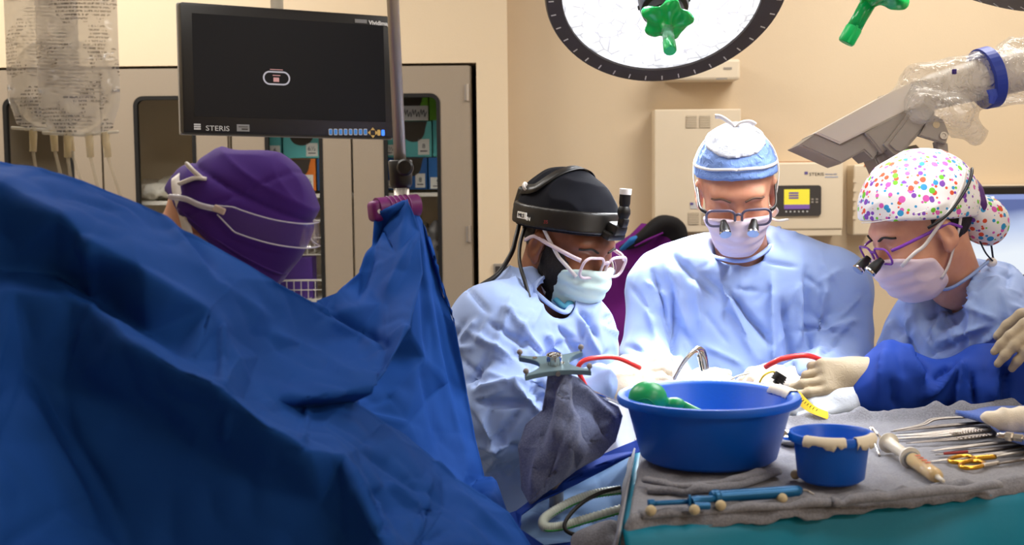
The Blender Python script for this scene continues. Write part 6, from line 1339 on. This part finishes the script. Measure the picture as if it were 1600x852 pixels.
# gauze and connector on the blue towel
Vg, Qg = sdfmesh(U([Cap(T(1546, 652, .055), T(1580, 657, .05), .012, .018), Cap(T(1580, 657, .05), T(1640, 655, .055), .018, .024)], .012), np.min([T(1546, 652, .055), T(1580, 657, .05), T(1640, 655, .055)], 0)-.05, np.max([T(1546, 652, .055), T(1580, 657, .05), T(1640, 655, .055)], 0)+.05, .004, 1)
Ng = vnormals(Vg, Qg); Vg = Vg+Ng*(.007*(ridged(Vg*38)-.5))[:, None]; tag(mkq('gauze_roll', Vg, Qg, mat('gauze', (228, 216, 196), .95, bump=(500, .4, .002))), 'twisted off-white gauze lying on the blue towel', 'gauze')
t = thing('steel_connector', 'ribbed steel hose connector lying on the blue towel', 'connector', T(1580, 678))
cA, cB = T(1558, 680, .042), T(1604, 686, .042); axv = cB-cA; Lc = np.linalg.norm(axv); Mc = Fr(cA, np.cross(axv, UP), np.cross(axv, np.cross(axv, UP)))
mk('nipple', xf(lathe([(0, 0), (.004, 0), (.0048, .004), (.004, .008), (.0048, .012), (.004, .014)], 20), Mc), M_STEEL, t, smooth=True)
mk('hex_body', xf(lathe([(.004, .013), (.0075, .014), (.0075, .024), (.005, .026), (.0062, .028), (.0062, .040), (.0035, .041), (.003, .07), (0, .07)], 6), Mc), M_STEEL, t)
Mn = T(1243, 690, .018); t = thing('steel_dish', 'small steel ring dish between the two blue basins', 'dish', Mn); mk('rim', xf(join(lathe([(.022, 0), (.026, .016), (.0275, .017), (.024, .0)], 36), lathe([(0, 0), (.024, 0), (.024, .001)], 36)), TR(*T(1240, 692, .010))), M_CHROME, t, smooth=True)
# ================================================================== OPERATING FIELD
t = thing('operating_table', 'operating table under the patient drapes behind the basin', 'table', (0.48, 2.58, 0))
mk('pad', bx(0.28, 0.70, 2.42, 2.64, 0.86, 0.94, .02), M_DKGREY, t); mk('column', bx(0.38, 0.58, 2.46, 2.60, 0.10, 0.86, .02), M_STEELB, t); mk('base', bx(0.32, 0.66, 2.43, 2.63, 0.0, 0.10, .02), M_STEELB, t)
def pd(u, v):
    x = 0.22+u*0.53; y = 2.36+v*0.31; n = vnoise(np.array([[x*9, y*9, 2.]]))[0]
    z = 0.965+0.03*math.sin(math.pi*v)+0.02*(n-.5)+0.055*math.exp(-((x-.36)/.16)**2-((y-2.6)/.1)**2)
    k = max(0, 0.18-v)/0.18; z -= 0.4*k*k
    return (x, y+0.06*k+0.01*math.sin(x*40)*k, z)
o = mk('patient_drape', grid(pd, 110, 50), M_PDRAPE, None, smooth=True); tag(solid(o, .002), 'pale blue patient drape around the brightly lit wound', 'drape')
o = mkq('glow_mound', *(lambda VQ: (VQ[0]+vnormals(*VQ)*(.012*(ridged(VQ[0]*24)-.5))[:, None], VQ[1]))(sdfmesh(U([Ell(PX(1070, 628, 2.56), (.075, .055, .035)), Ell(PX(1140, 632, 2.56), (.08, .05, .025)), Ell(PX(1085, 608, 2.58), (.035, .03, .03))], .03), PX(1070, 640, 2.56)-[.2, .12, .1], PX(1070, 620, 2.56)+[.25, .12, .1], .005, 1)), mat('glow_mound_white', (236, 232, 228), .9)); tag(o, 'added white mound standing in for the bright glow round the wound', 'bright_mound')  # white mound added where the lit wound area burns out to white
Vs, Qs = sheet([(925, 628, 2.32), (970, 632, 2.30), (1012, 622, 2.32), (1030, 720, 2.26), (975, 725, 2.24), (920, 722, 2.27), (955, 670, 2.27), (990, 670, 2.29)], [(0, 1), (1, 2), (2, 3), (3, 4), (4, 5), (5, 0), (1, 6), (6, 4), (2, 7)], 4, 4, .01, 4.)
o = mkq('sterile_sheet', Vs, Qs, mat('white_sheet', (214, 220, 236), .7, crumple=(8, .5, .008))); tag(solid(o, .002), 'white creased sterile sheet hanging behind the table corner', 'drape')
t = thing('retractor', 'curved shiny steel retractor standing in the wound', 'retractor', PX(1090, 590, 2.5))
P = smoothpath([PX(1052, 598, 2.5), PX(1066, 572, 2.5), PX(1078, 556, 2.5), PX(1090, 547, 2.51), PX(1097, 556, 2.52), PX(1102, 580, 2.53)], 8)
mk('blade', tube(P, np.interp(np.linspace(0, 1, len(P)), [0, .5, .75, 1], [.002, .004, .012, .010]), 12, .25, up=(.3, -1, .2)), M_CHROME, t, smooth=True); mk('rim_wire', tube(P+[-.004, -.006, .002], .0022, 8), M_STEEL, t, smooth=True)
def hose(name, pts, r, m, label, cat, flat=1.0):
    o = mk(name, tube(smoothpath([PX(*q) for q in pts], 10), r, 10, flat), m, None, smooth=True); return tag(o, label, cat)
hose('suction_tube', [(918, 610, 2.40), (908, 590, 2.38), (903, 576, 2.38), (912, 564, 2.38), (935, 559, 2.39), (965, 560, 2.41), (1000, 575, 2.44)], .0045, M_RED, 'red rubber tube curling behind the marker frame', 'tube')
hose('suction_tube', [(1196, 574, 2.47), (1206, 568, 2.46), (1225, 560, 2.455), (1262, 556, 2.46), (1290, 566, 2.5)], .0052, M_RED, 'red rubber tube rising above the tan glove', 'tube')
hose('suction_tube', [(1270, 618, 2.50), (1283, 609, 2.49), (1294, 602, 2.5), (1305, 590, 2.53)], .005, M_RED, 'short red tube end under the tan glove', 'tube')
hose('yellow_wire', [(1186, 612, 2.39), (1187, 598, 2.38), (1195, 586, 2.37), (1208, 581, 2.37), (1216, 588, 2.37)], .0018, M_YELLOW, 'thin yellow wire looping from the black connector', 'wire')
t = thing('cable_connector', 'black ribbed cable connector pinched by the tan glove', 'connector', PX(1220, 588, 2.36))
mk('plug', join(tube([PX(1214, 596, 2.365), PX(1221, 585, 2.365)], .012, 14), *[tube([PX(1214+k, 596-1.5*k, 2.365), PX(1214.9+k, 594.6-1.5*k, 2.365)], .0135, 14) for k in range(0, 6, 2)]), M_BLACK, t, autosmooth=40)
mk('cable_stub', tube([PX(1211, 600, 2.365), PX(1216, 594, 2.365)], .006, 10), M_BLACK, t)
hose('white_probe', [(1134, 603, 2.46), (1141, 594, 2.46), (1156, 587, 2.46), (1172, 583, 2.46)], .0016, M_WHITE, 'thin white probe held over the wound', 'probe')
# yellow tape measure strip
P = smoothpath([PX(1243, 617, 2.33), PX(1254, 628, 2.325), PX(1270, 640, 2.325), PX(1294, 650, 2.33)], 8)
t = thing('tape_measure', 'yellow measuring tape strip with black marks hanging beside the basin rim', 'tape measure', P[8])
ob = mk('tape', tube(P, .010, 8, .08, up=(-.35, -.5, .75)), M_YELLOW, t)
for k in range(9):
    i = 2+2*k; mk('mark', tube([P[i]+np.array([-.35, -.5, .75])*.0012+np.array([.004, -.003, .005])*.6, P[i]+np.array([-.35, -.5, .75])*.0012-np.array([.004, -.003, .005])*(.2 if k % 3 else .9)], .0007, 5), M_INK, t)
# ------------------------------------------------------------------ marker frame on draped post
c = PX(866, 571, 2.06); xa_ = PX(917, 563.5, 2.065)-PX(817, 571.5, 2.055); ya_ = PX(864, 551, 2.105)-PX(869, 584, 2.02)
Mn = Fr(c, xa_, ya_)
t = thing('marker_frame', 'blue-grey four-armed marker frame with small grey balls on a draped post', 'marker frame', c)
def arc(p0, p1, pm, n=10):
    p0, p1, pm = map(np.array, (p0, p1, pm)); return [tuple((1-s)**2*p0+2*s*(1-s)*pm+s*s*p1) for s in np.linspace(0, 1, n)]
A, Bq = .0525, .046
poly = arc((-A, -Bq), (A, -Bq), (0, -.020)) + arc((A, -Bq+.010), (A, Bq-.010), (-.006, 0), 14) + arc((A, Bq), (-A, Bq), (0, .020)) + arc((-A, Bq-.010), (-A, -Bq+.010), (.006, 0), 14)
bod = mk('plate', xf(prism(poly, -.004, .004, .0008), Mn), mat('blue_grey_anodised', (120, 148, 162), .35, .4), t, autosmooth=30)
for sx in (-1, 1):
    for sy in (-1, 1):
        pp = mk('marker_post', xf(lathe([(.0022, .003), (.0018, .009)], 10), Mn@TR(sx*(A-.002), sy*(Bq-.005), 0)), M_STEEL, t); mk('marker_ball', xf(ball((0, 0, .011), .0048, 8), Mn@TR(sx*(A-.002), sy*(Bq-.005), 0)), mat('marker_grey', (150, 140, 134), .6), pp, smooth=True)
ring = join(lathe([(.0118, .003), (.0122, .016), (.0125, .019), (.0105, .0195), (.0098, .017), (.0095, .004)], 36), *[xf(box((.0122, 0, .010), (.0014, .0028, .012)), RZ(k*2*math.pi/16)) for k in range(16)])
mk('socket_ring', xf(ring, Mn@TR(0, -.002, 0)), M_CHROME, t, autosmooth=35)
for (u, v, zz) in ((-.028, .026, .004), (.012, -.004, .0041)): mk('screw', xf(lathe([(.0042, 0), (.0042, .0015), (.0025, .0015), (.002, .0005), (0, .0005)], 16), Mn@TR(u, v, zz)), M_STEEL, t)
mk('front_screw', xf(lathe([(.004, 0), (.004, .002), (0, .002)], 14), Mn@TR(.001, -.0335, -.001)@RX(math.pi/2)), M_STEEL, t)
mk('post', tube([c-Mn[:3, 2]*.003, c-np.array([0, -.01, .08]), (c[0]+.01, c[1]+.02, .50)], .012, 14), M_STEELB, t, smooth=True)
mk('side_rod', tube([PX(884, 596, 2.05), PX(968, 630, 2.10)], .0032, 10), M_CHROME, t, smooth=True)
mk('stand_foot', lathe([(0, 0), (.11, 0), (.11, .015), (.02, .03), (.014, .5)], 28) if False else xf(lathe([(0, 0), (.11, 0), (.11, .015), (.02, .03), (.014, .52), (0, .52)], 28), TR(c[0]+.01, c[1]+.02, 0)), M_STEELB, t, smooth=True)
D3 = dict(a1=(856, 586, 2.05), a2=(884, 584, 2.035), a3=(904, 590, 2.06), a4=(935, 619, 2.07), a5=(966, 636, 2.08), a6=(972, 650, 2.075), a7=(962, 690, 2.06), a8=(940, 712, 2.04), a9=(900, 735, 2.03), b1=(850, 772, 2.03), b2=(830, 788, 2.04), b3=(815, 762, 2.06), b4=(811, 700, 2.08), b5=(822, 664, 2.09), b6=(848, 642, 2.08), b7=(852, 615, 2.07),
 m1=(878, 625, 2.00), m2=(868, 660, 2.00), m3=(890, 690, 1.975), m4=(905, 650, 2.00), m5=(925, 690, 2.00), m6=(850, 700, 2.02), m7=(870, 735, 2.00), m8=(835, 730, 2.04), m9=(898, 620, 2.035), n1=(930, 650, 2.05), n2=(945, 670, 2.035), n3=(842, 672, 2.05), n4=(912, 715, 1.99))
P3, ix3 = cpts(D3); c3 = chain(ix3, 'a1 a2 a3 a4 a5 a6 a7 a8 a9 b1 b2 b3 b4 b5 b6 b7 a1', 'a2 m9 n1 n2', 'a2 m1 m2 n3 b4', 'm1 m4 m5 n4', 'm2 m3 m7 b2')
from mathutils import geometry as _g
def inpoly(poly):
    def f(cc):
        x, y = cc; ins = False; n = len(poly)
        for i in range(n):
            (x1, y1), (x2, y2) = poly[i], poly[(i+1) % n]
            if (y1 > y) != (y2 > y) and x < (x2-x1)*(y-y1)/(y2-y1)+x1: ins = not ins
        return not ins
    return f
out3 = inpoly([p[:2] for p in P3[:16]])
Va, Qa = sheet(P3, c3, 4, 22, .008, 3., out3)
Va = folds(Va, vnormals(Va, Qa)*np.sign(((CAM-Va)*vnormals(Va, Qa)).sum(1))[:, None], [(885, 598, 870, 690, 8, .010), (893, 600, 920, 700, 7, -.010), (902, 602, 960, 660, 6, .009), (868, 610, 840, 720, 7, -.009), (850, 660, 835, 770, 6, .008), (905, 640, 880, 740, 7, .008), (925, 640, 950, 690, 5, -.007), (872, 700, 850, 765, 6, -.007)])
Pb = [(p[0], p[1], p[2] if i < 16 else 2.16) for i, p in enumerate(P3)]; Vb, Qb = sheet(Pb, c3, 3, 4, .004, 6., out3)
o = mkq('post_towel', np.vstack([Va, Vb]), np.vstack([Qa, Qb+len(Va)]), M_TOWELD); tag(solid(o, .003), 'slate grey towel draped over the post of the marker frame', 'towel')
# ------------------------------------------------------------------ folded drapes, breathing hose and cable below the post
D4 = dict(a1=(800, 808, 2.08), a2=(836, 782, 2.11), a3=(880, 762, 2.13), a4=(930, 736, 2.15), a5=(1000, 700, 2.17), a6=(1010, 780, 2.08), a7=(1010, 860, 1.98), a8=(1010, 1000, 1.9), b1=(780, 1000, 1.9), b2=(790, 852, 2.02), m1=(885, 785, 2.09), m2=(880, 815, 2.05), m3=(940, 770, 2.10), m4=(830, 822, 2.05), m5=(850, 845, 2.02), m6=(960, 820, 2.04), m7=(905, 850, 2.0), m8=(830, 800, 2.09))
P4, ix4 = cpts(D4); V4, Q4 = sheet(P4, chain(ix4, 'a1 a2 a3 a4 a5 a6 a7 a8 b1 b2 a1', 'a3 m1 m2 m5', 'm8 m4 m5 m7'), 4, 3, .006, 9.)
o = mkq('patient_sheet', V4, Q4, M_PDRAPE); tag(solid(o, .002), 'pale blue textured sheet under the breathing hose', 'drape')
D5 = dict(a1=(770, 812, 2.03), a2=(806, 800, 2.06), a3=(836, 778, 2.09), a4=(880, 744, 2.11), a5=(930, 716, 2.13), a6=(1000, 686, 2.15), a7=(1000, 706, 2.13), a8=(930, 742, 2.10), a9=(882, 766, 2.07), b1=(840, 786, 2.05), b2=(815, 806, 2.03), b3=(812, 826, 2.01), b4=(850, 852, 1.98), b5=(900, 846, 1.985), b6=(930, 860, 1.96), b7=(900, 920, 1.93), b8=(790, 920, 1.95), m1=(880, 756, 2.075), m2=(930, 730, 2.10), m3=(800, 830, 2.0), m4=(840, 870, 1.97))
P5, ix5 = cpts(D5); out5 = inpoly([p[:2] for p in P5[:17]])
V5, Q5 = sheet(P5, chain(ix5, 'a1 a2 a3 a4 a5 a6 a7 a8 a9 b1 b2 b3 b4 b5 b6 b7 b8 a1', 'a3 m1 m2'), 4, 2, .005, 11., out5)
o = mkq('folded_drape', V5, Q5, mat('deep_blue_drape', (24, 60, 150), .7, spec=.2, bump=(700, .1, .001))); tag(solid(o, .003), 'deep blue folded drape edge running below the grey towel', 'drape')
P = smoothpath([PX(970, 766, 2.03), PX(930, 772, 2.03), PX(895, 784, 2.02), PX(862, 802, 2.0), PX(849, 814, 1.985), PX(853, 824, 1.97), PX(880, 822, 1.965), PX(915, 812, 1.97), PX(970, 796, 1.98)], 26)
rr = .0072+.0009*np.sin(np.arange(len(P))*2*math.pi/3.0)
t = thing('breathing_hose', 'white corrugated breathing hose with a green stripe, bent back on itself', 'hose', P[len(P)//2])
mk('corrugated_tube', tube(P, rr, 14), mat('hose_white', (216, 226, 216), .35, alpha=.92), t, smooth=True)
mk('green_stripe', tube(P+np.array([0, -.0075, -.0035]), .0013, 6), mat('hose_green', (30, 150, 60), .4), t, smooth=True)
hose('black_cable', [(970, 762, 1.99), (940, 770, 1.985), (910, 786, 1.975), (888, 808, 1.955), (882, 824, 1.945), (892, 834, 1.94), (918, 838, 1.94), (960, 844, 1.94)], .0032, M_BLACK, 'black cable crossing over the breathing hose', 'cable')
o = mkq('crumpled_towel', *(lambda VQ: (VQ[0]+vnormals(*VQ)*(.02*(ridged(VQ[0]*26)-.5))[:, None], VQ[1]))(sdfmesh(Ell(PX(945, 858, 1.9), (.045, .04, .035)), PX(945, 858, 1.9)-[.1, .09, .08], PX(945, 858, 1.9)+[.1, .09, .08], .005, 1)), M_TOWELG); tag(o, 'crumpled grey towel below the table corner', 'towel')
